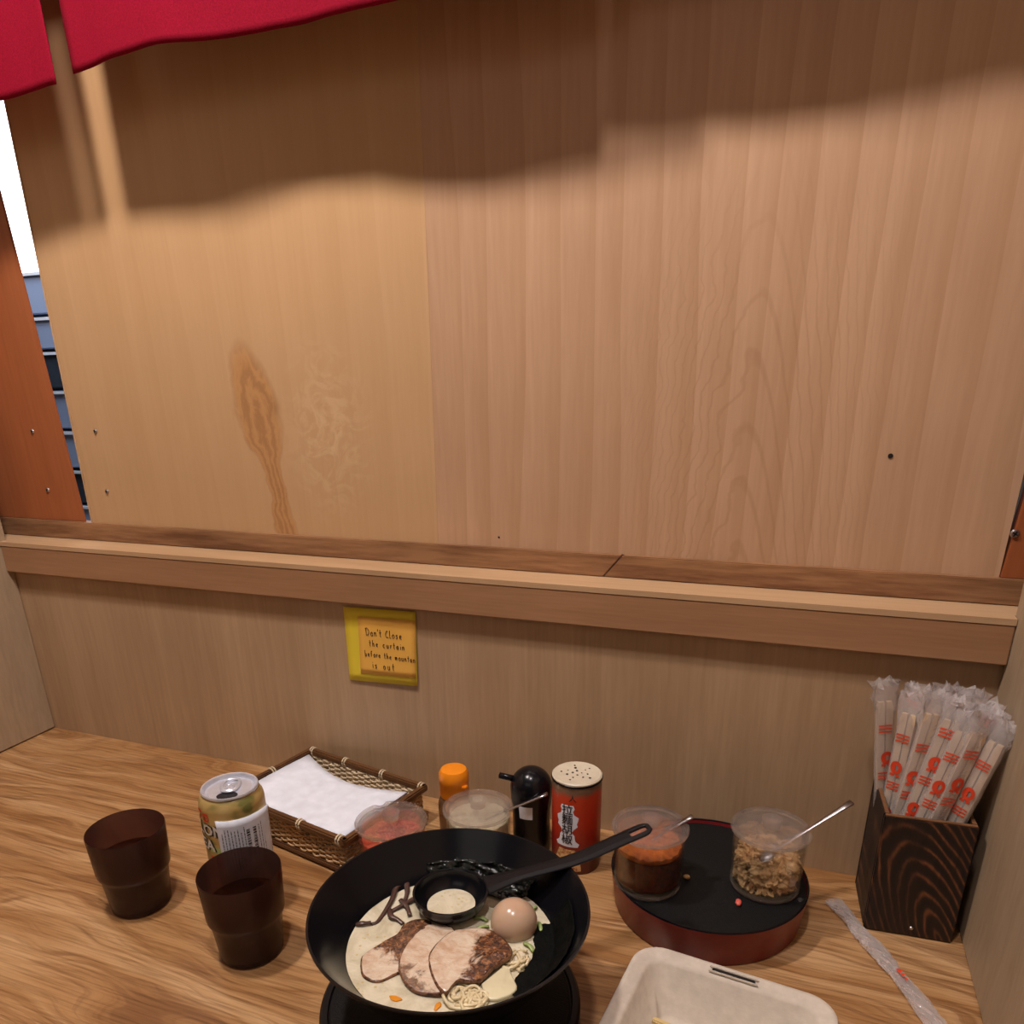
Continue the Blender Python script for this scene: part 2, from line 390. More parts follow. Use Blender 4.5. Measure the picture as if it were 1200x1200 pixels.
def text_bm(body, size, res=2):
    cu = bpy.data.curves.new('t', 'FONT'); cu.body = body; cu.size = size; cu.align_x = 'CENTER'; cu.align_y = 'CENTER'; cu.resolution_u = res
    to = bpy.data.objects.new('t', cu); C.objects.link(to)
    dg = bpy.context.evaluated_depsgraph_get(); dg.update()
    me = bpy.data.meshes.new_from_object(to.evaluated_get(dg))
    bm = bmesh.new(); bm.from_mesh(me); bpy.data.meshes.remove(me); bpy.data.objects.remove(to)
    return bm
def text_on_cyl(name, body, size, R, th, z, mat, parent, bold=0, slant=0, sub=True):
    bm = text_bm(body, size)
    if sub: bmesh.ops.subdivide_edges(bm, edges=[e for e in bm.edges if e.calc_length() > .002], cuts=1)
    if bold:
        geo = bmesh.ops.duplicate(bm, geom=list(bm.verts)+list(bm.edges)+list(bm.faces))['geom']
        for g in geo:
            if isinstance(g, bmesh.types.BMVert): g.co.x += bold
        geo = bmesh.ops.duplicate(bm, geom=list(bm.verts)+list(bm.edges)+list(bm.faces))['geom']
        for g in geo:
            if isinstance(g, bmesh.types.BMVert): g.co.y += bold
    for v in bm.verts:
        x, y = v.co.x, v.co.y+slant*v.co.x; a = th+x/R
        v.co = (R*math.cos(a), R*math.sin(a), z+y)
    return bmo(name, bm, mat, parent)
def cyl_patch(name, R, t0, t1, z0, z1, mat, parent, n=12, nz=1, edge=None, lift=None):
    v = []; f = []
    for j in range(nz+1):
        for i in range(n+1):
            s = i/n; a = t0+(t1-t0)*s; q = j/nz; z = z0+(z1-z0)*q; r = R
            if lift: r += lift(s, q)
            if edge: a += edge(s, q)
            v.append((r*math.cos(a), r*math.sin(a), z))
    for j in range(nz):
        for i in range(n): k = j*(n+1)+i; f.append((k, k+1, k+n+2, k+n+1))
    return pyd(name, v, f, mat, parent, smooth=True)

# ---------------------------------------------------------------- setting
W = 1.0693
LT = .2545      # ledge top
# counter
o = box('countertop', (-.03, -.95, -.03), (W+.03, .0, 0), M['counter'])
tag(o, 'wide oak-grained wooden counter top running under all the dishes', 'counter')
# lower wall
o = struct(box('wall_back', (-.12, .0004, -.03), (W+.08, .02, .2494), M['panel_low']))
# ledge: front board + top board
led = bpy.data.objects.new('trim_1', None); C.objects.link(led); led['kind'] = 'structure'
box('ledge_front', (.0005, -.010, .2175), (W-.0005, 0, .2495), M['ledge'], led, .0008)
bm = bmesh.new(); pl = [(.0005, -.0105), (W-.0005, -.0105), (W-.0005, .0006), (W+.08, .0006), (W+.08, .034), (-.12, .034), (-.12, .0006), (.0005, .0006)]
a_ = [bm.verts.new((x, y, .2495)) for x, y in pl]; b_ = [bm.verts.new((x, y, LT)) for x, y in pl]
bm.faces.new(a_[::-1]); bm.faces.new(b_)
for i in range(8): bm.faces.new((a_[i], a_[(i+1) % 8], b_[(i+1) % 8], b_[i]))
bmo('ledge_top', bm, M['ledge_top'], led)
# stained rail: two lengths, mitred joint near x=.75
rail = bpy.data.objects.new('trim_2', None); C.objects.link(rail); rail['kind'] = 'structure'
def prism_xz(name, poly, y0, y1, mat, parent=None, bev=0):
    bm = bmesh.new(); a = [bm.verts.new((x, y0, z)) for x, z in poly]; b = [bm.verts.new((x, y1, z)) for x, z in poly]
    bm.faces.new(a); bm.faces.new(b[::-1]); n = len(poly)
    for i in range(n): bm.faces.new((a[i], a[(i+1) % n], b[(i+1) % n], b[i]))
    bmesh.ops.recalc_face_normals(bm, faces=bm.faces)
    if bev: bmesh.ops.bevel(bm, geom=list(bm.edges), offset=bev, segments=2, affect='EDGES')
    return bmo(name, bm, mat, parent)
RT = .2755
prism_xz('rail_length', [(-.12, LT+.0002), (.7425, LT+.0002), (.7595, RT), (-.12, RT)], .028, .044, M['rail'], rail, .0009)
prism_xz('rail_length', [(.7431, LT+.0002), (W+.08, LT+.0002), (W+.08, RT), (.7601, RT)], .028, .044, M['rail'], rail, .0009)
# posts
Y0 = .034
o = struct(prism_xz('trim_3', [(-.12, RT), (.0975, RT), (.080, .60), (.066, .86), (-.12, .86)], Y0, Y0+.003, M['post'], None, .0006))
lp = o
o = struct(prism_xz('trim_4', [(1.061, RT), (W+.08, RT), (W+.08, .86), (1.068, .86), (1.0655, .34)], Y0-.002, Y0+.012, M['post'], None, .0006))
rp = o
# partitions
struct(box('wall_left', (-.018, -.95, .0012), (0, .0, .86), M['partition'], None, .001))
struct(box('wall_right', (W, -.95, .0012), (W+.018, .0, .86), M['partition'], None, .001))
# board (the closed wooden hatch)
brd = thing('wooden_hatch', 'large pale maple hatch board closing the booth front above the ledge', 'board', (0, 0, 0))
prism_xz('veneer_panel', [(.1105, RT), (.57144, RT), (.57844, .86), (.1185, .86)], Y0, Y0+.012, M['board_l'], brd, .0001)['label'] = 'left veneer panel with the brown knot'
prism_xz('veneer_panel', [(.57150, RT), (1.0605, RT), (1.0675, .86), (.5785, .86)], Y0, Y0+.012, M['board_r'], brd, .0001)['label'] = 'right veneer panel with faint arched grain'
prism_xz('edge_strip', [(.1080, RT), (.1103, RT), (.1183, .86), (.1160, .86)], Y0-.0005, Y0+.013, M['ledge_top'], brd)
def screw(x, z, parent, y=Y0, r=.0026):
    bm = bmesh.new()
    bmesh.ops.create_cone(bm, cap_ends=True, segments=16, radius1=r, radius2=r*.7, depth=.0016)
    bmesh.ops.rotate(bm, verts=bm.verts, matrix=Matrix.Rotation(PI/2, 3, 'X'))
    bmesh.ops.translate(bm, verts=bm.verts, vec=(x, y-.0008, z))
    s = bmo('screw', bm, M['screw'], parent)
    for a in (.5, .5+PI/2):
        c = bmesh.new(); bmesh.ops.create_cube(c, size=1)
        for v in c.verts: v.co = Vector((v.co.x*r*1.3, v.co.y*.0003, v.co.z*r*.28))
        bmesh.ops.rotate(c, verts=c.verts, matrix=Matrix.Rotation(a, 3, 'Y')); bmesh.ops.translate(c, verts=c.verts, vec=(x, y-.0017, z))
        bmo('slot', c, M['dark'], s)
screw(.0455, .3800, lp); screw(.0480, .3118, lp); screw(.1450, .3806, brd); screw(.1437, .3132, brd)
screw(1.0640, .3105, rp, Y0-.002, .0034)
lathe('nail_hole', [(0, 0), (.0019, 0), (.0019, .0006), (0, .0006)], M['dark'], brd, 12, fn=lambda v: Vector((v.x+.9690, Y0-v.z, v.y+.3665)))
lathe('nail_hole', [(0, 0), (.0009, 0), (.0009, .0004), (0, .0004)], M['dark'], brd, 10, fn=lambda v: Vector((v.x+.6370, Y0-v.z, v.y+.2850)))

struct(box('light_block_board', (-.12, -.045, .862), (W+.08, .05, .90), M['ledge'], None, .001))  # unseen board added to keep overhead ambient light off the wall behind the curtain
# kitchen seen through the slit
struct(box('wall_kitchen', (-1.6, 1.0, -.3), (.8, 1.03, 1.6), M['kitchen_dark']))
lb = thing('kitchen_cabinet', 'blue-grey steel kitchen cabinet glimpsed through the narrow slit at left', 'cabinet', (-.46, .62, .10))
cz = [(-.20, .02), (.025, .10), (.105, .17), (.175, .245), (.25, .32), (.325, .39), (.395, .45), (.455, .525)]
for i, (a, b) in enumerate(cz):
    pn = box('door_panel', (-.28, -.10, a), (.26, -.085, b), [M['kitchen'], M['kitchen'], M['kitchen_dark'], M['kitchen'], M['kitchen'], M['kitchen_dark'], M['kitchen'], M['kitchen']][i], lb, .002)
    box('door_edge', (-.28, -.105, b-.006), (.26, -.1, b-.001), M['kitchen_white'], pn)
box('body', (-.29, -.085, -.3), (.27, .2, .525), M['kitchen_dark'], lb)
m, nt, p = new_mat('glowing_white_wall'); setp(p, col=(.9, .95, 1)); p.inputs['Emission Color'].default_value = (.85, .92, 1, 1); p.inputs['Emission Strength'].default_value = 3.5  # emission stands in for a strongly lit white wall, no fixture there
lt = thing('glowing_wall_panel', 'glowing white panel standing in for the lit wall glimpsed through the slit above the cabinet', 'panel', (-.46, .7, .62))
box('glowing_face', (-.5, 0, .02), (.5, .01, .5), m, lt)
for a, b in (((-.515, -.004, .005), (.515, .014, .02)), ((-.515, -.004, .5), (.515, .014, .515)), ((-.515, -.004, .02), (-.5, .014, .5)), ((.5, -.004, .02), (.515, .014, .5))):
    box('frame', a, b, M['kitchen_white'], lt, .001)

kl = bpy.data.lights.new('kitchen_lamp', 'AREA'); klo = bpy.data.objects.new('kitchen_lamp', kl); C.objects.link(klo); kl.size = .5; kl.energy = 9; kl.color = (.85, .92, 1)
klo.location = (-.2, .25, 1.2); klo.rotation_euler = (Vector((-.46, .5, .3))-klo.location).to_track_quat('-Z', 'Y').to_euler()
# ---------------------------------------------------------------- curtain (three cloth panels on a rod)
cur = thing('hanging_curtain', 'short red cloth curtain of split panels hanging at the top of the booth', 'curtain', (0, 0, 0))
def curtain(label, x0, x1, zb, seed, ztop=.83, y=-.03):
    nx, nz = 70, 24; v = []; f = []
    for j in range(nz+1):
        for i in range(nx+1):
            s = i/nx; q = j/nz; x = x0+(x1-x0)*s; zz = zb(x)+(ztop-zb(x))*q
            amp = .0035*(1-q*.5)
            yy = y + amp*math.sin(x*24+seed) + .0035*mnoise.noise(Vector((x*11, zz*5, seed))) + .0012*mnoise.noise(Vector((x*40, zz*12, seed)))
            xx = x+.0015*(1-q)*math.sin(seed+zz*20)*(1-abs(2*s-1))
            v.append((xx, yy, zz))
    for j in range(nz):
        for i in range(nx): k = j*(nx+1)+i; f.append((k, k+1, k+nx+2, k+nx+1))
    o = pyd('cloth_panel', v, f, M['cloth'], cur, smooth=True)
    o.modifiers.new('t', 'SOLIDIFY').thickness = .0009
def pw(pts):
    def f(x):
        for (a, za), (b, zb_) in zip(pts, pts[1:]):
            if x <= b:
                t = max(0, min(1, (x-a)/(b-a))); t = t*t*(3-2*t); return za+(zb_-za)*t
        return pts[-1][1]
    return f
curtain('', -.0, .2495, pw([(0, .668), (.18, .6727), (.25, .6775)]), 2.3)
curtain('', .2712, .738, pw([(.27, .6820), (.33, .6860), (.366, .6875), (.426, .6850), (.526, .6845), (.602, .6836), (.66, .680), (.738, .684)]), 2.3)
curtain('', .7385, 1.066, pw([(.74, .699), (.80, .702), (.9, .698), (1.06, .703)]), 3.4)
tube('rod', [(.001, -.03, .835), (W-.001, -.03, .835)], .006, M['post'], cur, 16)
for s_ in (0, 1): lathe('rod_cup', [(0, 0), (.011, 0), (.011, .006), (0, .006)], M['screw'], cur, 20, fn=lambda v, s_=s_: Vector(((W-.0065)*s_+v.z, v.x-.03, v.y+.835)))

# ---------------------------------------------------------------- sticky notes with handwriting
def warp_note(name, c4, y, mat, label, curl):
    # c4: BL, BR, TR, TL in (x,z)
    n = 10; v = []; f = []
    for j in range(n+1):
        for i in range(n+1):
            s, q = i/n, j/n
            x = (c4[0][0]*(1-s)+c4[1][0]*s)*(1-q)+(c4[3][0]*(1-s)+c4[2][0]*s)*q
            z = (c4[0][1]*(1-s)+c4[1][1]*s)*(1-q)+(c4[3][1]*(1-s)+c4[2][1]*s)*q
            v.append((x, y-curl*(1-q)**2*(.4+.6*s), z))
    for j in range(n):
        for i in range(n): k = j*(n+1)+i; f.append((k, k+1, k+n+2, k+n+1))
    o = pyd(name, v, f, mat, smooth=True); o.modifiers.new('t', 'SOLIDIFY').thickness = .0003
    return tag(o, label, 'note')
warp_note('sticky_note', [(.4745, .1290), (.5563, .1325), (.5588, .2124), (.4750, .2108)], -.0008, M['note_yellow'], 'yellow sticky note on the wall, behind the orange one', .0015)
on = warp_note('sticky_note', [(.4895, .1389), (.5557, .1412), (.5582, .2035), (.4920, .2020)], -.0018, M['note_orange'], 'orange sticky note with handwritten warning stuck over the yellow note', .0012)
G = {  # handwriting strokes on a unit body (x right, y up, x-height 1)
 'D': [[(.1, 1.9), (.15, .0)], [(-.1, 1.75), (.5, 1.9), (1.0, 1.2), (.8, .3), (.1, 0)]], 'o': [[(.4, 1), (.05, .6), (.2, .05), (.6, .1), (.7, .6), (.4, 1)]],
 'n': [[(.05, 1), (.1, 0)], [(.1, .6), (.35, 1), (.6, .8), (.65, 0)]], "'": [[(.1, 1.9), (.05, 1.4)]], 't': [[(.3, 1.8), (.3, .2), (.5, 0)], [(0, 1.1), (.65, 1.15)]],
 'c': [[(.6, .9), (.3, 1), (.05, .5), (.2, .05), (.65, .1)]], 'C': [[(.7, 1.6), (.3, 1.7), (.0, .8), (.2, .05), (.7, .15)]], 'l': [[(.2, 1.9), (.1, .6), (.2, 0), (.45, .05)]], 's': [[(.55, .95), (.2, .9), (.2, .6), (.5, .4), (.4, .02), (.05, .05)]],
 'e': [[(.1, .5), (.55, .6), (.45, .95), (.15, .8), (.1, .2), (.6, .05)]], 'h': [[(.1, 1.9), (.1, 0)], [(.1, .6), (.4, 1), (.55, .7), (.6, 0)]], 'u': [[(.05, 1), (.1, .1), (.5, .1), (.6, 1), (.65, 0)]],
 'r': [[(.05, 1), (.1, 0)], [(.1, .6), (.3, 1), (.5, .9)]], 'a': [[(.55, .9), (.2, .95), (.05, .4), (.2, .02), (.5, .2), (.55, .95), (.65, 0)]], 'i': [[(.15, 1), (.15, 0)], [(.15, 1.5), (.18, 1.55)]],
 'b': [[(.05, 1.9), (.08, 0), (.5, .05), (.6, .6), (.1, .8)]], 'f': [[(.6, 1.7), (.3, 1.8), (.25, 0)], [(.0, 1), (.55, 1.05)]], 'm': [[(.05, 1), (.08, 0)], [(.08, .6), (.3, 1), (.42, .1)], [(.42, .6), (.65, 1), (.8, 0)]]}
def write(text, x, z, h, adv, slope):
    bm = bmesh.new(); cx = x
    for ch in text:
        if ch == ' ': cx += adv*.9; continue
        g = G[ch]
        for st in g:
            pts = smooth_path([(cx+px*h*.9, 0, z+py*h+(cx-x)*slope) for px, py in st], 4)
            pts = [Vector((p.x, -.0021-.0012*(1-min(1, max(0, (p.z-.139)/.064)))**2*(.4+.6*min(1, max(0, (p.x-.49)/.066))), p.z)) for p in pts]
            tube_into(bm, pts, .00036, 4)
        cx += adv*{'m': 1.25, 'i': .55, "'": .45, 'l': .75, 'D': 1.35, 't': .9, 'r': .8}.get(ch, 1)
    return bmo('handwriting', bm, M['marker'], on)
write("Don't Close", .5000, .1825, .0042, .0042, -.01)
write("the curtain", .5030, .1710, .0036, .0043, -.01)
write("before the mountan", .4970, .1595, .0033, .0034, -.02)
write("is out", .5050, .1470, .0040, .0053, -.01)

# ---------------------------------------------------------------- basket with napkins
bx = thing('bamboo_basket', 'low rectangular woven bamboo basket holding white napkins', 'basket', (.4865, -.0825, 0), math.radians(-12.2))
HX, HY, HT = .0815, .0575, .041
def wall_weave(p0, p1, horiz_n, mat, name, parent=bx, zb=.004, zt=.034, amp=.0012):
    bm = bmesh.new(); p0 = Vector(p0); p1 = Vector(p1); L = (p1-p0).length; d = (p1-p0)/L; nrm = Vector((d.y, -d.x, 0))
    k = max(6, int(L/.0085)); rows = horiz_n
    for r in range(rows):
        z = zb+(zt-zb)*(r+.5)/rows; pts = []
        for i in range(k*4+1):
            s = i/(k*4); ph = PI*s*k+(PI if r % 2 else 0)
            pts.append(p0+d*L*s+nrm*amp*math.sin(ph)+Vector((0, 0, z+.0005*math.sin(i*1.7+r))))
        tube_into(bm, pts, .0012, 6, 1.1)
    o = bmo(name, bm, mat, parent, None, True)
    bm = bmesh.new()
    for i in range(k):
        q = p0+d*L*(i+.5)/k; tube_into(bm, [(q.x, q.y, zb-.002), (q.x, q.y, zt+.002)], .0011, 5)
    return o, bmo('stakes', bm, mat, parent, None, True)
for a, b, nm in (((-HX, -HY), (HX, -HY), 0), ((HX, -HY), (HX, HY), 0), ((-HX, HY), (HX, HY), 1), ((-HX, -HY), (-HX, HY), 0)):
    wall_weave((a[0]*.975, a[1]*.97, 0), (b[0]*.975, b[1]*.97, 0), 11, M['bamboo_pale'] if nm else M['bamboo_weave'], 'woven_side')
def rail_(p0, p1, z, nm, w=.0035, h=.0036):
    p0 = Vector(p0); p1 = Vector(p1); d = (p1-p0).normalized(); a = math.atan2(d.y, d.x); L = (p1-p0).length
    mx = Matrix.Translation(((p0.x+p1.x)/2, (p0.y+p1.y)/2, z)) @ Matrix.Rotation(a, 4, 'Z')
    return box(nm, (-L/2-.003, -w, -h), (L/2+.003, w, h), M['bamboo_dark'], bx, .0014, mx=mx)
cs = [(-HX, -HY, 0), (HX, -HY, 0), (HX, HY, 0), (-HX, HY, 0)]
for i in range(4):
    rail_(cs[i], cs[(i+1) % 4], HT-.003, 'rim_rail'); rail_(cs[i], cs[(i+1) % 4], .0045, 'foot_rail', .0022, .0030)
def tie(x, y, along, z=HT-.003):
    bm = bmesh.new()
    for o_ in (-.0016, .0016):
        pts = []
        for i in range(13):
            a = 2*PI*i/12; c_, s_ = math.cos(a)*.0046, math.sin(a)*.0046
            pts.append((x+o_, y+c_, z+s_) if along == 'x' else (x+c_, y+o_, z+s_))
        tube_into(bm, pts, .0010, 5, cap=False)
    bmo('cane_tie', bm, M['bamboo_pale'], bx, None, True)
for x, y, a in ((-HX+.003, HY, 'x'), (-.028, HY, 'x'), (.026, HY, 'x'), (HX-.003, HY, 'x'), (-HX+.003, -HY, 'x'), (.024, -HY, 'x'), (-.028, -HY, 'x'), (HX-.006, -HY, 'x'), (HX, 0, 'y'), (-HX, 0, 'y')): tie(x, y, a)
box('basket_floor', (-HX+.002, -HY+.002, .002), (HX-.002, HY-.002, .006), M['bamboo_weave'], bx)
# napkins (stack of folded sheets)
nk = thing('napkin_stack', 'stack of white paper napkins lying in the woven bamboo basket', 'napkins', (.4865, -.0825, .0066), math.radians(-12.2))
for k in range(16):
    n = 10; v = []; f = []
    jx, jy = random.uniform(-.0006, .0006), random.uniform(-.0006, .0006)
    for j in range(n+1):
        for i in range(n+1):
            s, q = i/n, j/n
            x = -.0765+.150*s+jx; y = -.0515+.092*q+jy
            y -= .012*math.sin(PI*s)*q**2 if q > .5 else 0
            y += (.0085*(1-s)**2)*q
            z = .0019*k+.0035*(k/15)*((2*s-1)**2)+.0010*math.sin(s*5+q*3)*(k/15)
            v.append((x, y, z))
    for j in range(n):
        for i in range(n): a = j*(n+1)+i; f.append((a, a+1, a+n+2, a+n+1))
    o = pyd('napkin', v, f, M['paper'], nk, smooth=True); o.modifiers.new('t', 'SOLIDIFY').thickness = .0014

# ---------------------------------------------------------------- tea can
cn = thing('drink_can', 'opened gold tea can with a white import sticker', 'can', (.4895, -.2170, 0), 0)
prof = [(0, .004), (.019, .003), (.0215, 0), (.0235, .002), (.0262, .009), (.0265, .012), (.0265, .105), (.0259, .1088), (.0230, .1142), (.0219, .1150)]
lathe('body', prof, M['can'], cn)
lathe('rim', [(.0219, .1148), (.0228, .1152), (.0233, .1168), (.0228, .1180), (.0217, .1178), (.0206, .1160), (.0202, .1140), (.0186, .1138), (.0180, .1146), (0, .1146)], M['alu'], cn)
# tab with rivet, mouth opening
va = math.radians(-62)
tm = Matrix.Translation((0, 0, .1152)) @ Matrix.Rotation(va, 4, 'Z')
def ring_plate(name, outer, inner, z0, z1, mx, mat, parent, n=28):
    bm = bmesh.new(); R_ = []
    for z in (z0, z1):
        for fn in (outer, inner): R_.append([bm.verts.new(mx @ Vector((*fn(2*PI*i/n), z))) for i in range(n)])
    o0, i0, o1, i1 = R_
    for i in range(n):
        j = (i+1) % n
        for A, B in ((o0, i0), (i1, o1), (o1, o0), (i0, i1)): bm.faces.new((A[i], A[j], B[j], B[i]))
    return bmo(name, bm, mat, parent, None, True)
def sup(cx, a, b, e=2.6): return lambda t: (cx+a*math.copysign(abs(math.cos(t))**(2/e), math.cos(t)), b*math.copysign(abs(math.sin(t))**(2/e), math.sin(t)))
tab = ring_plate('pull_tab', sup(-.0035, .0122, .0080), sup(-.0092, .0040, .0052), .0004, .0015, tm, M['alu'], cn)
ring_plate('tab_loop', sup(.001, .0042, .0044, 2), sup(.001, .0030, .0032, 2), .0013, .0022, tm, M['alu'], tab)
lathe('rivet', [(0, 0), (.0024, 0), (.0022, .0009), (0, .0012)], M['alu'], tab, 20, fn=lambda v: tm @ Vector((v.x+.001, v.y, v.z+.0012)))
bm = bmesh.new(); mo = sup(.0115, .0062, .0085, 2); vs = [bm.verts.new(tm @ Vector((*mo(2*PI*i/28), -.0003))) for i in range(28)]; bm.faces.new(vs)
bmo('mouth_opening', bm, M['dark'], cn)
R = .0265
az = math.radians
for z_, tx, sz, th in ((.0885, 'OOLONG', .0140, -112), (.0740, 'TEA', .0140, -119)):
    text_on_cyl('lettering_outline', tx, sz, R+.0003, az(th)+.018, z_-.0006, M['black_ink'], cn, bold=.0016, slant=-.04)
    text_on_cyl('lettering', tx, sz, R+.00055, az(th), z_, M['white_ink'], cn, bold=.0006, slant=-.04)
cyl_patch('red_emblem', R+.0004, az(-105), az(-70), .054, .064, M['red_ink'], cn, 6)
cyl_patch('green_band', R+.0003, az(-104), az(-72), .068, .0735, M['green'], cn, 6)
for k, (a0, a1, z0, z1) in enumerate(((-130, -113, .1035, .1062), (-110, -96, .1020, .1045), (-110, -106, .0975, .1020), (-99, -95, .0985, .1020), (-108, -98, .0965, .0985), (-126, -116, .0985, .1005))):
    cyl_patch('red_character', R+.0004, az(a0), az(a1), z0, z1, M['red_ink'], cn, 3)
def lift(s, q): return .0005+.0035*max(0, s-.78)*(.3+q)*2
st = cyl_patch('import_sticker', R+.0005, az(-78), az(22), .047, .100, M['paper'], cn, 20, 8, edge=lambda s, q: -.05*q, lift=lift)
st.modifiers.new('t', 'SOLIDIFY').thickness = .00025
def bars(z0, z1, a0, a1, n, w, mat, seed):
    rnd = random.Random(seed); bm = bmesh.new()
    for k in range(n):
        a = az(a0+(a1-a0)*k/max(1, n-1)); zz0 = z0+rnd.uniform(0, .003); zz1 = z1-rnd.uniform(0, .006)
        z = zz0
        while z < zz1:
            l = rnd.uniform(.001, .004)
            for _ in (0,):
                da = w/R; vs = [bm.verts.new(((R+.0012)*math.cos(a+u), (R+.0012)*math.sin(a+u), zz)) for u, zz in ((0, z), (da, z), (da, min(zz1, z+l)), (0, min(zz1, z+l)))]
                bm.faces.new(vs)
            z += l+.0006
    return bmo('small_print', bm, mat, st)
bars(.051, .093, -73, -36, 8, .0007, M['grey_ink'], 1)
bm = bmesh.new()
z = .058; rb = random.Random(4)
while z < .089:       # barcode, bars lie across
    h = rb.choice((.0005, .0009, .0014)); a0, a1 = az(-32), az(-14)
    vs = [bm.verts.new(((R+.0013)*math.cos(a), (R+.0013)*math.sin(a), zz)) for a, zz in ((a0, z), (a1, z), (a1, z+h), (a0, z+h))]; bm.faces.new(vs); z += h+rb.choice((.0005, .0009))
bmo('barcode', bm, M['black_ink'], st)
bars(.053, .092, -9, 2, 3, .0006, M['grey_ink'], 3)

# ---------------------------------------------------------------- brown tumblers
def tumbler(loc, label, water):
    t = thing('tumbler', label, 'cup', (*loc, 0), 0, 'smoky brown stepped tumblers')
    ro = [(0, .0008), (.0225, 0), (.0246, .002), (.0275, .0345), (.0283, .037), (.0298, .0385), (.0302, .041), (.0318, .0765), (.0314, .0775), (.0306, .0765), (.0288, .041), (.0268, .037), (.0236, .006), (.022, .0045), (0, .0045)]
    lathe('cup_wall', ro, M['smoke'], t)
    if water: lathe('water', [(0, .0047), (.0222, .0047), (.0262, .036), (.0284, .0405), (.0292, .0490), (0, .0490)], M['water'], t)
    return t
tumbler((.3988, -.2497), 'smoky brown plastic tumbler, the leftmost cup on the counter', True)
tumbler((.5316, -.2665), 'smoky brown plastic tumbler in front of the gold tea can', True)

# ---------------------------------------------------------------- condiment jars
def noisy_top(Rr, z0, z1, amp, seed, peak=0, cone=0):
    prof = [(0, z0), (Rr*.8, z0), (Rr, z0+.002)]+[(Rr, z0+(z1-z0)*k/6) for k in range(1, 7)]+[(Rr*(1-k/9), z1) for k in range(1, 9)]+[(0, z1)]
    def fn(v):
        r = math.hypot(v.x, v.y)
        if v.z > z0+(z1-z0)*.9:
            k = mnoise.noise(Vector((v.x*130+seed, v.y*130, seed)))+.6*mnoise.noise(Vector((v.x*330, v.y*330+seed, seed)))
            return Vector((v.x, v.y, v.z+amp*k+peak*max(0, 1-r/Rr)))
        return v
    return prof, fn
def jar(loc, label, R_, H, rot, fill, spoon, group='lidded glass condiment jars'):
    t = thing('condiment_jar', label, 'jar', loc, 0, group)
    Rg = R_*.925; h = H-.004
    lathe('glass_body', [(0, .0002), (Rg*.86, 0), (Rg*.93, .0015), (Rg*.95, .004), (Rg, h), (Rg-.0012, h+.0003), (Rg*.95-.0018, .0065), (Rg*.8, .0052), (0, .005)], M['jar_glass'], t, 72)
    lathe('foot_ring', [(Rg*.86, .0003), (Rg*.945, .0016), (Rg*.957, .0040), (Rg*.93, .0044), (Rg*.87, .0034)], M['lid'], t, 72)
    # lid with a notch for the spoon
    def notch(v):
        r = math.hypot(v.x, v.y); a = math.atan2(v.y, v.x)-rot; a = (a+PI) % (2*PI)-PI
        if r > R_*.80:
            k = max(0, 1-(a/.17)**2)
            s = 1-k*.16
            return Vector((v.x*s, v.y*s, v.z))
        return v
    lathe('lid', [(0, h-.001), (R_*.86, h-.001), (R_*.87, h+.0006), (R_, h+.0006), (R_*1.0, h+.0028), (R_*.965, h+.0040), (R_*.91, h+.0040), (R_*.87, h+.0028), (R_*.80, h+.0026), (R_*.70, h+.0040), (R_*.28, h+.0040), (0, h+.0040)], M['lid'], t, 96, fn=notch)
    lathe('lid_knob', [(0, h+.0042), (.0070, h+.0042), (.0068, h+.0065), (.0082, h+.0095), (.0080, h+.0112), (.0055, h+.0118), (.0045, h+.0108), (0, h+.0106)], M['lid'], t, 40)
    fill(t, Rg-.0030)
    if spoon:
        a, b = spoon   # entry point on the rim and end of the handle, local coordinates
        a = Vector(a); b = Vector(b); low = a+(a-b).normalized()*.038
        pts = [low+(b-low)*k/10 for k in range(11)]
        sp_ = thing('condiment_spoon', '', 'spoon', loc, 0, 'steel spoons standing in the condiment jars')
        tube('handle', pts, lambda u: .0013+.0022*max(0, u-.45)*1.6, M['steel'], sp_, 10, .45)
        bm = bmesh.new(); bmesh.ops.create_uvsphere(bm, u_segments=16, v_segments=8, radius=1)
        for v in list(bm.verts): v.co = Vector((v.co.x*.0075, v.co.y*.0055, max(v.co.z*.0022, -.0022)))
        q = (b-low).normalized().to_track_quat('X', 'Z').to_matrix()
        for v in bm.verts: v.co = q @ v.co+low
        bmo('spoon_bowl', bm, M['steel'], sp_, None, True)
        return t, sp_
    return t, None
def filler(parts):
    def f(t, Rr):
        for (nm, mt, z0, z1, amp, seed, peak) in parts:
            pr_, fn = noisy_top(Rr, z0, z1, amp, seed, peak); lathe(nm, pr_, M[mt], t, 56, fn=fn)
    return f
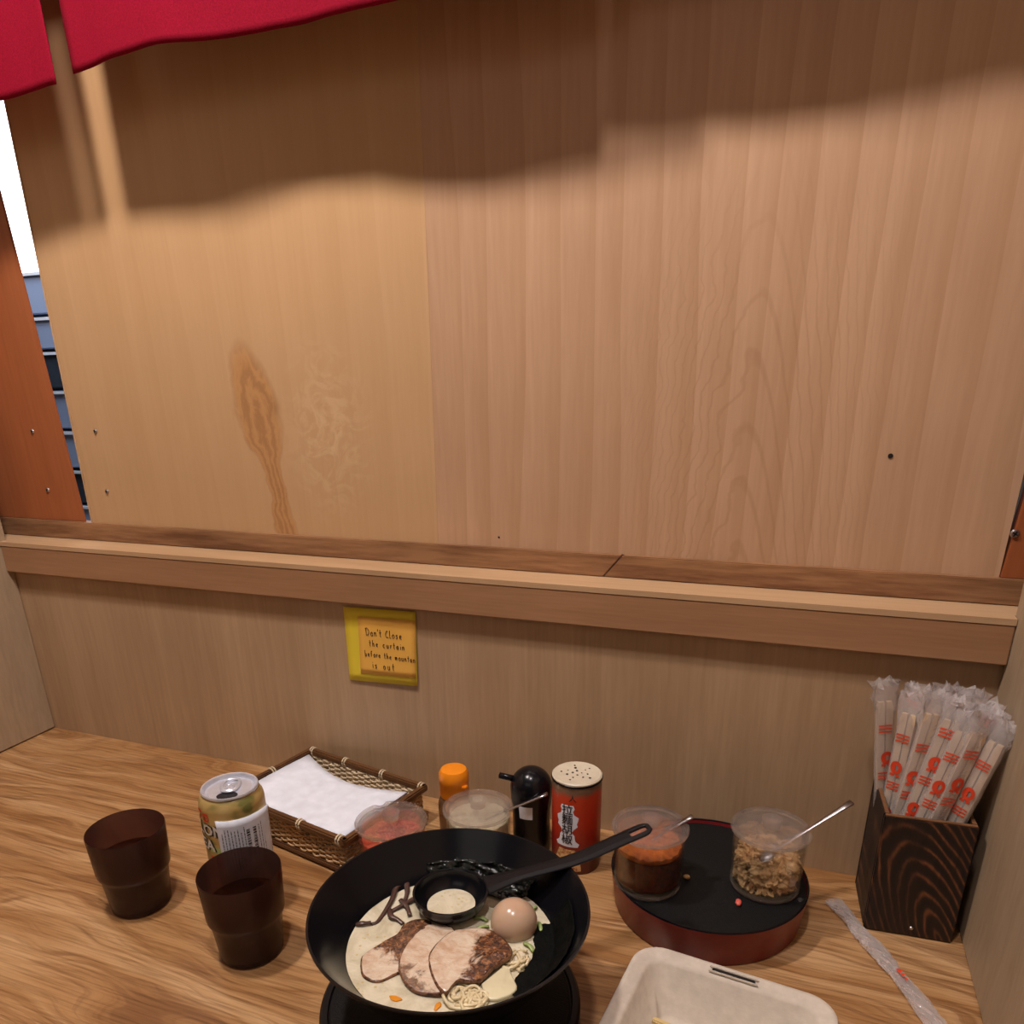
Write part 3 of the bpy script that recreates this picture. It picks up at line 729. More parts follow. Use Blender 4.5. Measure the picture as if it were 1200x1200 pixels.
def fill_flakes(t, Rr):
    rnd = random.Random(5); bm = bmesh.new()
    for k in range(900):
        a = rnd.uniform(0, 2*PI); rr_ = Rr*(rnd.random()**.38)*.93; z = .0075+rnd.random()*.0265*(1-.12*(rr_/Rr))+.003*math.sin(a)
        c = Vector((rr_*math.cos(a), rr_*math.sin(a), z)); s = rnd.uniform(.0026, .0052)
        mx = Matrix.Translation(c) @ Matrix.Rotation(rnd.uniform(0, 6), 4, 'Z') @ Matrix.Rotation(rnd.uniform(-1.4, 1.4), 4, 'X')
        n = 6; top = []; bot = []
        for i in range(n):
            q = 2*PI*i/n; r = s*rnd.uniform(.6, 1.1)
            x, y = r*math.cos(q), r*math.sin(q)*.72; zz = .0006*math.sin(2*q)+.0005*rnd.random()
            p_ = mx @ Vector((x, y, zz+.0005)); p2 = mx @ Vector((x, y, zz-.0004))
            def cl(p):
                l = math.hypot(p.x, p.y)
                if l > Rr: p.x *= Rr/l; p.y *= Rr/l
                p.z = max(p.z, .0062); return p
            top.append(bm.verts.new(cl(p_))); bot.append(bm.verts.new(cl(p2)))
        bm.faces.new(top); bm.faces.new(bot[::-1])
        for i in range(n): bm.faces.new((top[i], bot[i], bot[(i+1) % n], top[(i+1) % n]))
    o = bmo('fried_garlic_flakes', bm, M['flake'], t); o['kind'] = 'stuff'; o['label'] = 'heap of golden fried garlic flakes'
def fill_ginger(t, Rr):
    filler([('ginger_bed', 'ginger', .0062, .040, .002, 3, .003)])(t, Rr)
    rnd = random.Random(9); bm = bmesh.new()
    for k in range(120):
        a = rnd.uniform(0, 6.28); r = Rr*math.sqrt(rnd.random())*.75; d = rnd.uniform(0, 6.28)
        p0 = Vector((r*math.cos(a), r*math.sin(a), .0415+rnd.random()*.003)); dd = Vector((math.cos(d), math.sin(d), rnd.uniform(-.2, .2)))*.004
        tube_into(bm, [p0-dd, p0+Vector((0, 0, .0008)), p0+dd], .0008, 4)
    o = bmo('ginger_shreds', bm, M['ginger'], t, None, True); o['kind'] = 'stuff'; o['label'] = 'tangle of bright red pickled ginger shreds'
TZ = .0312
def spn(o, label):
    if o: o['label'] = label
def rel(p, c): return tuple(p[i]-c[i] for i in range(3))
c1 = (.8228, -.1146, TZ); ja, s1 = jar(c1, 'glass jar of orange chili powder on the red tray, left one', .0314, .0570, math.atan2(.012, .02), filler([('chili_paste', 'chili_deep', .0062, .034, .0010, 1, 0), ('chili_powder', 'chili', .0345, .0395, .0035, 2, .006)]), (rel((.8440, -.1060, TZ+.0560), c1), rel((.8545, -.1010, .0945), c1)))
spn(s1, 'small steel spoon sticking out of the chili powder jar')
c2 = (.9154, -.0857, TZ); jb, s2 = jar(c2, 'glass jar of fried garlic flakes on the red tray, right one', .0314, .0570, .2, fill_flakes, (rel((.9425, -.0815, TZ+.0565), c2), rel((.9733, -.0600, .1073), c2)))
spn(s2, 'long steel spoon sticking out of the fried garlic flakes jar')
c3 = (.6580, -.0880, 0); jc, s3 = jar(c3, 'glass jar of pale minced garlic behind the black bowl', .0332, .0575, .15, filler([('minced_garlic', 'garlic', .0062, .046, .0020, 7, 0)]), (rel((.6870, -.0830, .0565), c3), rel((.7207, -.0720, .0738), c3)))
spn(s3, 'steel spoon sticking out of the pale garlic jar')
c4 = (.5915, -.1345, 0); jar(c4, 'glass jar of red pickled ginger beside the bamboo basket', .0330, .0575, 2.4, fill_ginger, None)

# ---------------------------------------------------------------- tray
TC = (.8690, -.0842, 0)
tr = thing('round_tray', 'round red-sided tray with black top carrying two glass jars', 'tray', TC)
lathe('side_wall', [(0, .0006), (.0765, 0), (.0778, .0015), (.0818, .0335), (.0811, .0345), (.0803, .0340), (.0796, .0305)], M['red_lacquer'], tr, 96)
lathe('top_rim', [(.0818, .0337), (.0812, .0348), (.0803, .0345), (.0800, .0338)], M['black'], tr, 96)
lathe('tray_floor', [(0, .0306), (.0795, .0306), (.0795, .0296), (0, .0296)], M['tray_floor'], tr, 96)
def crumb(loc, s, mat, label, nm='crumb'):
    bm = bmesh.new(); bmesh.ops.create_icosphere(bm, subdivisions=2, radius=1); rnd = random.Random(int(loc[0]*1e4))
    for v in bm.verts:
        k = 1+.35*mnoise.noise(v.co*2+Vector((loc[0]*99, 0, 0))); v.co = Vector((v.co.x*s[0]*k, v.co.y*s[1]*k, v.co.z*s[2]*k))
    zmin = min(v.co.z for v in bm.verts)
    o = bmo(nm, bm, mat, None, (loc[0], loc[1], loc[2]-zmin), True); tag(o, label, 'crumb')
crumb((.8975, -.1185, .0308), (.0026, .0040, .0018), M['pink'], 'pink ginger scrap on the black tray floor between the jars')
crumb((.8535, -.0985, .0308), (.0030, .0022, .0022), M['tan_crumb'], 'tan fried crumb on the tray beside the chili jar')
crumb((.9440, -.0985, .0308), (.0022, .0016, .0016), M['lid'], 'clear glassy crumb on the tray right of the flakes jar')

# ---------------------------------------------------------------- bottles
sb = thing('sauce_bottle', 'small sauce bottle with a bright orange cap by the wall', 'bottle', (.6185, -.0545, 0))
lathe('bottle_body', [(0, 0), (.0155, 0), (.0165, .002), (.0168, .036), (.0150, .041), (.0122, .0435), (0, .0435)], M['amber'], sb, 40)
lathe('cap', [(0, .0437), (.0138, .0437), (.0146, .0460), (.0142, .0585), (.0149, .0595), (.0147, .0690), (.0125, .0730), (.0060, .0742), (0, .0744)], M['orange'], sb, 48)
box('cap_tab', (.0115, -.0095, .0582), (.0165, -.0035, .0600), M['orange'], sb, .0006)
sy = thing('soy_dispenser', 'black domed soy sauce dispenser with a short side spout', 'bottle', (.6996, -.0555, 0))
prof = [(0, 0), (.0165, 0), (.0178, .002), (.0180, .046), (.0187, .050), (.0194, .058)]
prof += [(.0200*math.cos(a), .0685+.0205*math.sin(a)) for a in [k*PI/2/12 for k in range(0, 12)]]+[(0, .0890)]
lathe('body', prof, M['black'], sy, 56)
tube('spout', [(-.014, -.006, .0775), (-.0290, -.0085, .0800)], .0030, M['black'], sy, 16)
tube('spout_opening', [(-.0288, -.0085, .0800), (-.0292, -.0085, .08005)], .0018, M['dark'], sy, 12)
cyl_patch('white_label', .0183, az(-108), az(-68), .043, .0570, M['paper'], sy, 8, lift=lambda s, q: .0014*q)
lathe('shaker_dummy', [(0, 0), (.001, 0), (0, .001)], M['black'], sy) if False else None
pp = thing('pepper_shaker', 'red printed pepper shaker with cream perforated lid', 'shaker', (.7460, -.0620, 0))
lathe('can_body', [(0, 0), (.0222, 0), (.0226, .001), (.0226, .0915), (.0220, .0920), (0, .0920)], M['pepper'], pp, 64)
lathe('seam_ring', [(.0226, .0905), (.0233, .0912), (.0233, .0927), (.0226, .0932)], M['black_matt'], pp, 64)
ld = lathe('lid', [(.0228, .0925), (.0228, .0940), (.0216, .0950), (.0205, .0946), (0, .0948)], M['cream'], pp, 64)
for r, n, q in ((.004, 4, .3), (.0095, 7, .1), (.0145, 5, .9)):
    for k in range(n):
        a = 2*PI*k/n+q+random.uniform(-.2, .2); x, y = r*math.cos(a), r*math.sin(a); s = random.choice((.0006, .0009, .0012))
        lathe('lid_hole', [(0, 0), (s, 0), (s, .0002), (0, .0002)], M['dark'], ld, 8, fn=lambda v, x=x, y=y: v+Vector((x, y, .0948)))
Rp = .0226; tA = -96
lb_ = cyl_patch('white_label', Rp+.0003, az(tA-20), az(tA+20), .030, .0735, M['paper'], pp, 8, 14, edge=lambda s, q: (s-.5)*(.22*math.sin(q*11+1)+.12*math.sin(q*29)))
for k, ch in enumerate('拉麵胡椒'):
    text_on_cyl('lettering', ch, .0110, Rp+.0007, az(tA), .0680-k*.0103, M['black_ink'], pp, bold=.0002)
cyl_patch('noodle_picture', Rp+.0003, az(tA-34), az(tA+34), .004, .027, M['noodle_pic'], pp, 12, 6, edge=lambda s, q: (s-.5)*(-.5*q*q))
text_on_cyl('small_character', '人', .0075, Rp+.0004, az(-84), .0800, M['black_ink'], pp)

# ---------------------------------------------------------------- bowl stand, bowl, ramen
BC = Vector((.7180, -.2780, 0))
stn = thing('bowl_stand', 'low round black stand under the ramen bowl', 'stand', (.7135, -.2745, 0))
lathe('base', [(0, .0004), (.0905, 0), (.0925, .002), (.0925, .0165), (.0908, .0185), (.0870, .0185), (.0860, .0170), (0, .0170)], M['black_matt'], stn, 96)
lathe('top_mat', [(0, .0171), (.0855, .0171), (.0850, .0182), (0, .0182)], M['tray_floor'], stn, 96)
bw = thing('ramen_bowl', 'wide black ramen bowl full of creamy broth', 'bowl', (BC.x, BC.y, .0184))
def zb(z): return z-.0184
lathe('bowl_shell', [(0, zb(.0220)), (.030, zb(.0220)), (.032, zb(.0184)), (.036, zb(.0186)), (.0375, zb(.0250)), (.052, zb(.040)), (.0720, zb(.066)), (.0870, zb(.0880)), (.0928, zb(.0985)), (.0942, zb(.1000)), (.0940, zb(.1012)), (.0926, zb(.1012)), (.0908, zb(.0985)), (.0845, zb(.0890)), (.0690, zb(.0665)), (.0480, zb(.0420)), (.030, zb(.0300)), (0, zb(.0270))], M['black'], bw, 128)
ZB = .0700
def rb_(z):   # inner bowl radius at height z
    P = [(.0420, .048), (.0665, .0690), (.0890, .0845), (.0985, .0908)]
    for (a, ra), (b, rb2) in zip(P, P[1:]):
        if z <= b: return ra+(rb2-ra)*(z-a)/(b-a)
    return P[-1][1]
br = lathe('broth', [(0, ZB)]+[(rb_(ZB)*k/14-.0001*(k == 14), ZB) for k in range(1, 15)]+[(rb_(.062)-.0004, .062), (0, .062)], M['broth'], None, 96, fn=lambda v: v+Vector((0, 0, .0006*mnoise.noise(v*90))) if v.z > .069 else v)
br.location = (BC.x, BC.y, 0); tag(br, 'creamy pale pork broth filling the black bowl', 'broth')
def slab(name, poly, z, th, mats, label, cat, group=None, tilt=(0, 0), char=None, rimw=.10, seed=1, bulge=.002, drop=None):
    """organic slice: outline -> concentric rings, domed; mats [meat/char face, fat, rim]"""
    P = [Vector((x, y, 0)) for x, y in poly]; c = sum(P, Vector())/len(P)
    Q = [p for p in smooth_path(P+[P[0]], 4)][:-1]; n = len(Q); bm = bmesh.new(); rings = []
    fr = [1, 1-rimw*.5, 1-rimw, .8, .6, .4, .2]
    def zz(p, f): return th*(1-.25*f*f)+.0008*mnoise.noise(Vector((p.x*260, p.y*260, seed)))+tilt[0]*(p.x)+tilt[1]*(p.y)
    bot = [bm.verts.new(((q-c)*.97)+Vector((0, 0, -.0010+tilt[0]*(q-c).x+tilt[1]*(q-c).y))) for q in Q]
    for f in fr:
        ring = []
        for q in Q:
            p = (q-c)*f; h = zz(p, f) if f < 1 else zz(p, 1)*.55+.0003
            ring.append(bm.verts.new((p.x, p.y, h)))
        rings.append(ring)
    ct = bm.verts.new((0, 0, th+bulge*.2))
    allr = [bot]+rings
    for ri, (A, B) in enumerate(zip(allr, allr[1:])):
        for i in range(n):
            fc = bm.faces.new((A[i], A[(i+1) % n], B[(i+1) % n], B[i])); fc.smooth = True
            m_ = fc.calc_center_median()
            fc.material_index = 2 if ri <= 1 else (1 if not char else (0 if char(m_+c, mnoise.noise(Vector((m_.x*150, m_.y*150, seed)))) else 1))
    for i in range(n):
        fc = bm.faces.new((rings[-1][i], rings[-1][(i+1) % n], ct)); fc.material_index = 0 if (char and char(c, 0)) else 1
    bm.faces.new(bot[::-1])
    o = bmo(name, bm, mats, None, (c.x, c.y, z), True)
    return tag(o, label, cat, group)
def pork(name, ax, ay, off, width, strength):
    """fat/meat face that turns to seared crust along (ax, ay) in the slice's own frame"""
    m, nt, p = new_mat(name); n = N(nt); setp(p, rough=.16, sss=.05, coat=.7, cr=.08)
    sep = n.new('ShaderNodeSeparateXYZ'); n.link(n.tc.outputs['Object'], sep.inputs[0])
    g = n.math('ADD', n.math('MULTIPLY', sep.outputs[0], ax), n.math('MULTIPLY', sep.outputs[1], ay))
    big = n.noise(n.map(), 75, 5, .65, .6); fine = n.noise(n.map(), 330, 4, .6, 1)
    t = n.math('ADD', n.math('DIVIDE', n.math('SUBTRACT', g, off), width), n.math('MULTIPLY', n.math('SUBTRACT', big, .5), 3.2))
    k = n.ramp(t, [(.25, (0,)*3), (.62, (strength,)*3)])
    flesh = n.ramp(n.noise(n.map(rot=(0, 0, .9), scale=(1, 1.5, 1)), 75, 6, .65, .8), [(.36, (.58, .38, .25)), (.50, (.70, .52, .38)), (.66, (.78, .65, .50))])
    crust = n.ramp(fine, [(.38, (.022, .008, .005)), (.52, (.12, .040, .016)), (.68, (.42, .18, .065))])
    n.link(n.mix(k, flesh, crust), p.inputs['Base Color'])
    n.bump(n.math('ADD', fine, n.math('MULTIPLY', big, 1.5)), p, .6, .0012); return m
P1 = [(0.6712,-0.3201),(0.6678,-0.3121),(0.6701,-0.3037),(0.6748,-0.2943),(0.6796,-0.2847),(0.6799,-0.2744),(0.6846,-0.2664),(0.6938,-0.2642),(0.6993,-0.2696),(0.6989,-0.2800),(0.6997,-0.2950),(0.6994,-0.3080),(0.6990,-0.3160),(0.6971,-0.3197),(0.6908,-0.328),(0.6837,-0.3297),(0.6767,-0.327)]
P2 = [(0.6972,-0.3161),(0.6924,-0.3033),(0.6915,-0.2884),(0.6936,-0.2757),(0.6972,-0.2682),(0.7074,-0.2656),(0.7160,-0.2680),(0.7195,-0.2761),(0.7195,-0.2866),(0.7193,-0.2973),(0.7240,-0.3085),(0.7300,-0.3180),(0.7339,-0.3251),(0.7266,-0.3285),(0.7168,-0.3296),(0.7065,-0.3249)]
P3 = [(0.7128,-0.3039),(0.7107,-0.2954),(0.7119,-0.2835),(0.7163,-0.272),(0.7272,-0.2651),(0.7384,-0.2621),(0.7496,-0.2662),(0.7587,-0.2726),(0.7636,-0.2803),(0.7608,-0.2886),(0.7565,-0.2973),(0.7535,-0.3087),(0.7475,-0.3125),(0.7402,-0.3134),(0.7378,-0.3194),(0.7361,-0.3266),(0.7297,-0.3239),(0.721,-0.3152)]
gp = 'roast pork slices in the ramen'
slab('pork_slice', P1, ZB-.0006, .0036, [M['pork_rim'], pork('pork_face_left', .1, 1, -.012, .014, .95), M['pork_rim']], 'roast pork slice at the left, half sunk in broth', 'meat', gp, (0, .02), seed=2)
slab('pork_slice', P2, ZB+.0006, .0036, [M['pork_rim'], pork('pork_face_middle', -.5, -.9, .010, .016, .8), M['pork_rim']], 'pale roast pork slice in the middle, between the other two', 'meat', gp, (0, 0), seed=3)
slab('pork_slice', P3, ZB+.0026, .0042, [M['pork_rim'], pork('pork_face_top', 1, .15, -.002, .012, 1), M['pork_rim']], 'roast pork slice with dark seared patch, lying topmost at right', 'meat', gp, (.02, 0), seed=4)
# marinated egg
bm = bmesh.new(); bmesh.ops.create_uvsphere(bm, u_segments=40, v_segments=24, radius=.0165)
for v in bm.verts: v.co = Vector((v.co.x*(1.0+.03*v.co.x/.0165), v.co.y*1.0, v.co.z*.98))
tag(bmo('boiled_egg', bm, M['egg'], None, (.7530, -.2495, .0755), True), 'peeled soft-boiled egg half sunk in the broth by the ladle', 'egg')
# wood-ear strips
mu = [[(.6547,-.2225),(.6620,-.2360),(.6652,-.2421),(.6674,-.2505)], [(.6600,-.2310),(.6548,-.2387),(.6583,-.2537),(.6596,-.2752),(.6566,-.2805)], [(.6780,-.2420),(.6741,-.2459),(.6678,-.2571),(.6619,-.2658)], [(.6619,-.2628),(.6670,-.2700),(.6721,-.2708),(.6780,-.2728)], [(.6472,-.2849),(.6520,-.2835),(.6566,-.2805)], [(.6640,-.2500),(.6720,-.2560),(.6790,-.2640)]]
ml = ['curled dark mushroom strip beside the ladle rim', 'long dark mushroom strip bending down the left side of the broth', 'dark mushroom strip slanting under the ladle bowl', 'dark mushroom strip above the left pork slice', 'thin mushroom strip nearest the left bowl wall', 'dark mushroom strip between the ladle and the left pork slice']
for i, pts in enumerate(mu):
    c = pts[0]; pp_ = smooth_path([(x-c[0], y-c[1], .0012*math.sin(k*1.3)) for k, (x, y) in enumerate(pts)], 6)
    tag(tube('mushroom_strip', pp_, lambda u: .0019+.0003*math.sin(u*6), M['mushroom'], None, 7, .6, (c[0], c[1], ZB+.0012)), ml[i], 'mushroom', 'dark mushroom strips floating in the broth')
# nori
def nori(name, th0, th1, f0, f1, label, seed, mat, rough=.0, inset=.0012):
    """sheet resting on the bowl wall; f = height fraction from broth to rim; negative runs over the broth"""
    nu, nv = 44, 26; v = []; f = []
    for j in range(nv+1):
        for i in range(nu+1):
            s, q = i/nu, j/nv; th = math.radians(th0+(th1-th0)*s)
            j0 = .07*mnoise.noise(Vector((s*7, seed, 0)))+.03*mnoise.noise(Vector((s*25, seed, 2)))
            fr = f0+(f1-f0)*q
            if j == 0: fr += j0
            if j == nv: fr += j0*.6
            th += (.02*mnoise.noise(Vector((q*9, seed, 5)))) if i in (0, nu) else 0
            if fr >= 0: z = ZB+.0015+fr*.027; r = rb_(z)-inset
            else: z = ZB+.0018; r = rb_(ZB)-inset+fr*.027
            k = rough*(mnoise.noise(Vector((s*14, q*14, seed)))+.5*mnoise.noise(Vector((s*37, q*37, seed))))
            v.append((r*math.cos(th)-k*math.cos(th), r*math.sin(th)-k*math.sin(th), z+abs(k)*.7))
    for j in range(nv):
        for i in range(nu): k = j*(nu+1)+i; f.append((k, k+1, k+nu+2, k+nu+1))
    o = pyd(name, v, f, mat, None, (BC.x, BC.y, 0), True); o.modifiers.new('t', 'SOLIDIFY').thickness = .0005
    return tag(o, label, 'seaweed')
nori('seaweed_sheet', -30, 34, -.45, .72, 'black seaweed sheet leaning on the right wall of the bowl', 3, M['nori'], .0010, .0022)
nori('seaweed_sheet', 62, 128, -.50, .42, 'wet crumpled seaweed sheet at the back of the bowl behind the ladle', 8, M['nori_wet'], .0035, .0028)
# noodles
def noodle_bundle(center, r, n, label, seed, rad=.0011, mat='noodle', kind=True):
    rnd = random.Random(seed); bm = bmesh.new()
    for k in range(n):
        a = rnd.uniform(0, 6.28); c = Vector((rnd.gauss(0, r*.45), rnd.gauss(0, r*.35), 0)); d = rnd.uniform(-.6, .9); R0 = rnd.uniform(.004, .011)
        pts = [c+Vector((R0*math.cos(a+t*d*2.2), R0*math.sin(a+t*d*2.2), .0010*math.sin(t*2+k)+.0006*(k % 3)))+Vector((.003*t-.004, 0, 0)) for t in [u*.35 for u in range(9)]]
        pts = [p if p.length < r*1.35 else p.normalized()*r*1.35+Vector((0, 0, p.z)) for p in pts]
        tube_into(bm, pts, rad, 6)
    o = bmo('noodle_tangle', bm, M[mat], None, (*center, ZB+.0004), True); o['kind'] = 'stuff'; return tag(o, label, 'noodles')
noodle_bundle((.7470, -.3190), .0110, 34, 'pale noodle tangle at the front of the bowl', 3)
noodle_bundle((.7640, -.2800), .0080, 12, 'pale noodles beside the seaweed sheet and egg', 8, mat='noodle')
slab('cabbage_piece', [(.7530,-.3090),(.7620,-.2890),(.7690,-.2960),(.7760,-.3060),(.7700,-.3160),(.7610,-.3190)], ZB+.0008, .0026, [M['bamboo_shoot']]*3, 'pale cabbage piece beside the seaweed at the front', 'vegetable', seed=11)
gl = ['green onion shred beside the ladle and egg', 'green onion shred under the ladle handle', 'green onion shred between egg and seaweed', 'green onion shred just above the top pork slice', 'green onion shred right of the egg']
for i, (x, y) in enumerate([(.7286, -.2505), (.7600, -.2290), (.7700, -.2660), (.7330, -.2590), (.7705, -.2440)]):
    a = i*1.3; pts = [(-.005*math.cos(a), -.005*math.sin(a), 0), (0, .0008, .0014), (.005*math.cos(a), .005*math.sin(a), .0002)]
    tag(tube('onion_shred', smooth_path(pts, 3), .0015, M['green'], None, 6, .5, (x, y, ZB+.0010)), gl[i], 'onion', 'green onion shreds in the ramen')
for (x, y, s, l) in ((.7062, -.3366, (.0042, .0022), 'orange chili oil pool near the front left of the broth'), (.7339, -.3335, (.0018, .0038), 'orange chili oil streak at the front centre of the broth')):
    if (Vector((x, y))-BC.xy).length > .066: y = -.3340
    o = lathe('oil_pool', [(1, 0), (.9, .22), (.5, .32), (0, .34)], M['oil'], None, 24, (x, y, ZB+.0003), fn=lambda v, s=s: Vector((v.x*s[0]*(1+.2*math.sin(3*math.atan2(v.y, v.x))), v.y*s[1], v.z*.0014)))
    tag(o, l, 'oil')

# ---------------------------------------------------------------- ladle
ldl = thing('ladle', 'black plastic ladle resting in the bowl, handle over its rim', 'ladle', (.7030, -.2450, .0850))
D = Vector((.048, .034, .018)).normalized(); flatd = Vector((D.x, D.y, 0)).normalized(); side = Vector((-flatd.y, flatd.x, 0))
Rs = .0270; prof = []
for k in range(11):
    a = PI/2*k/10; prof.append((Rs*math.sin(a), -.0205*math.cos(a)))
prof += [(Rs+.0004, .0006), (Rs-.0010, .0008), (Rs-.0019, -.0004)]
for k in range(10, -1, -1):
    a = PI/2*k/10; prof.append(((Rs-.0019)*math.sin(a), -.0187*math.cos(a)))
lathe('ladle_bowl', prof, M['black'], ldl, 64)
lathe('broth_in_ladle', [(0, -.0185), (.0065, -.0170), (.0150, -.0138), (.0172, -.0118), (.0176, -.0112), (0, -.0110)], M['broth'], ldl, 40)
start = flatd*(Rs-.0006)+Vector((0, 0, -.0004)); end = Vector((.8315, -.1690, .1205))-Vector(ldl.location)
mid = Vector((.7845, -.2035, .1040))-Vector(ldl.location)
path = smooth_path([start, start*.62+mid*.38+Vector((0, 0, .0006)), mid, mid*.45+end*.55, end], 8)
bm = bmesh.new(); prev = None; n = len(path); slot0, slot1 = n-6, n-2; secs = []
for i, p in enumerate(path):
    u = i/(n-1); wd = .0105-.0040*min(1, u*4.0) if u < .25 else .0065+.0014*(u-.25)
    if i == n-1: wd *= .45
    elif i == n-2: wd *= .86
    t = (path[min(i+1, n-1)]-path[max(i-1, 0)]).normalized(); up = side.cross(t).normalized()*-1; up = up if up.z > 0 else -up
    th = .0015
    xs = [-1, -.42, .42, 1]
    secs.append([[bm.verts.new(p+side*wd*x+up*(th if abs(x) < 1 else th*.55)) for x in xs], [bm.verts.new(p+side*wd*x-up*(th if abs(x) < 1 else th*.55)) for x in xs]])
for i in range(n-1):
    A, B = secs[i], secs[i+1]
    hole = slot0 <= i < slot1
    for k in range(3):
        if hole and k == 1: continue
        bm.faces.new((A[0][k], A[0][k+1], B[0][k+1], B[0][k])); bm.faces.new((A[1][k], B[1][k], B[1][k+1], A[1][k+1]))
    bm.faces.new((A[0][0], B[0][0], B[1][0], A[1][0])); bm.faces.new((A[0][3], A[1][3], B[1][3], B[0][3]))
    if hole:
        for k in (1, 2): bm.faces.new((A[0][k], B[0][k], B[1][k], A[1][k]))
for i in (slot0, slot1): bm.faces.new((secs[i][0][1], secs[i][0][2], secs[i][1][2], secs[i][1][1]))
for e in (0, n-1):
    s_ = secs[e]
    for k in range(3): bm.faces.new((s_[0][k], s_[0][k+1], s_[1][k+1], s_[1][k]))
o = bmo('handle', bm, M['black_matt'], ldl)
o.modifiers.new('b', 'BEVEL').width = .0005

# ---------------------------------------------------------------- chopstick holder
hd = thing('chopstick_holder', 'square dark burnt-wood box holding wrapped chopsticks in the corner', 'box', (1.0268, -.0412, 0), math.radians(3.5))
A_, HH, TH = .0325, .1085, .0045
box('front_board', (-A_, -A_, .0005), (A_, -A_+TH, HH), M['holder'], hd, .0010)
box('back_board', (-A_, A_-TH, .0005), (A_, A_, HH), M['holder'], hd, .0010)
box('side_board', (-A_, -A_+TH+.0002, .0005), (-A_+TH, A_-TH-.0002, HH), M['holder'], hd, .0010)
box('side_board', (A_-TH, -A_+TH+.0002, .0005), (A_, A_-TH-.0002, HH), M['holder'], hd, .0010)
box('bottom_board', (-A_+TH, -A_+TH, .001), (A_-TH, A_-TH, .006), M['holder'], hd)
for a, b in (((-A_+.0008, -A_+.0008), (A_-.0008, -A_+TH-.0008)), ((-A_+.0008, A_-TH+.0008), (A_-.0008, A_-.0008)), ((-A_+.0008, -A_+TH), (-A_+TH-.0008, A_-TH)), ((A_-TH+.0008, -A_+TH), (A_-.0008, A_-TH))):
    box('top_edge', (*a, HH-.0006), (*b, HH+.0004), M['holder_rim'], hd)
lathe('nail', [(0, 0), (.0016, 0), (.0012, .0007), (0, .0009)], M['screw'], hd, 14, fn=lambda v: Vector((v.x+.002, -A_-v.z, v.y+.0085)))

sticks = [([.9881,-.028,.1843],[.998,-.028,.1103]),([1.0049,-.042,.1816],[1.0033,-.042,.1044]),([1.019,-.05,.187],[1.0088,-.05,.1031]),([1.0315,-.056,.1858],[1.0181,-.056,.1061]),
([1.0396,-.060,.1792],[1.0263,-.060,.1073]),([1.049,-.061,.1804],[1.0355,-.061,.1104]),([1.0555,-.0500,.1790],[1.0430,-.0520,.1111]),([1.0610,-.063,.1753],[1.0490,-.060,.1117]),
([1.0460,-.030,.1843],[1.0367,-.034,.1028]),([1.0550,-.037,.1773],[1.0450,-.039,.1039]),([1.0294,-.026,.1844],[1.0250,-.026,.1017]),([1.0382,-.021,.1826],[1.0327,-.023,.0963]),([1.012,-.020,.1800],[1.0148,-.021,.101]),([1.0620,-.022,.1730],[1.0480,-.026,.1103])]
slabels = ['wrapped chopstick pair standing leftmost in the dark wooden box', 'second wrapped chopstick pair from the left in the box', 'third wrapped chopstick pair from the left, front row', 'wrapped chopstick pair at the front centre of the box', 'wrapped chopsticks just right of the front centre', 'wrapped chopsticks in front, third from the right edge', 'wrapped chopsticks in front, second from the right edge', 'wrapped chopstick pair leaning rightmost against the partition', 'wrapped chopstick pair in the back row, centre right', 'wrapped chopstick pair in the back row, leaning right', 'wrapped chopstick pair in the middle of the back row', 'wrapped chopstick pair nearest the wall, right of centre', 'wrapped chopstick pair nearest the wall, at left', 'wrapped chopsticks behind the rightmost front pair']
def frame(a, b, view):
    T = (b-a).normalized(); Sx = T.cross(view).normalized(); Nn = Sx.cross(T).normalized(); return T, Sx, Nn
def film_sleeve(name, a, b, Sx, Nn, wfun, tfun, mat, parent, seed, nl=26, ns=14, crumple=.0):
    v = []; f = []
    for j in range(nl+1):
        u = j/nl; p = a+(b-a)*u; w_, t_ = wfun(u), tfun(u)
        for k in range(ns):
            an = 2*PI*k/ns; cr = crumple*(mnoise.noise(Vector((k*1.3, j*.9, seed)))+.0)*(1 if u > .86 else .22)
            jag = Vector((0, 0, 0))
            if j == nl: jag = (b-a).normalized()*.004*mnoise.noise(Vector((k*2.1, 7, seed)))
            v.append(p+Sx*(w_*math.cos(an)+cr)+Nn*(t_*math.sin(an)+cr*.6)+jag)
    for j in range(nl):
        for k in range(ns): f.append((j*ns+k, j*ns+(k+1) % ns, (j+1)*ns+(k+1) % ns, (j+1)*ns+k))
    return pyd(name, v, f, mat, parent, smooth=True)
VIEW = (Vector((.9073, -.655, .43))-Vector((1.03, -.05, .15))).normalized()
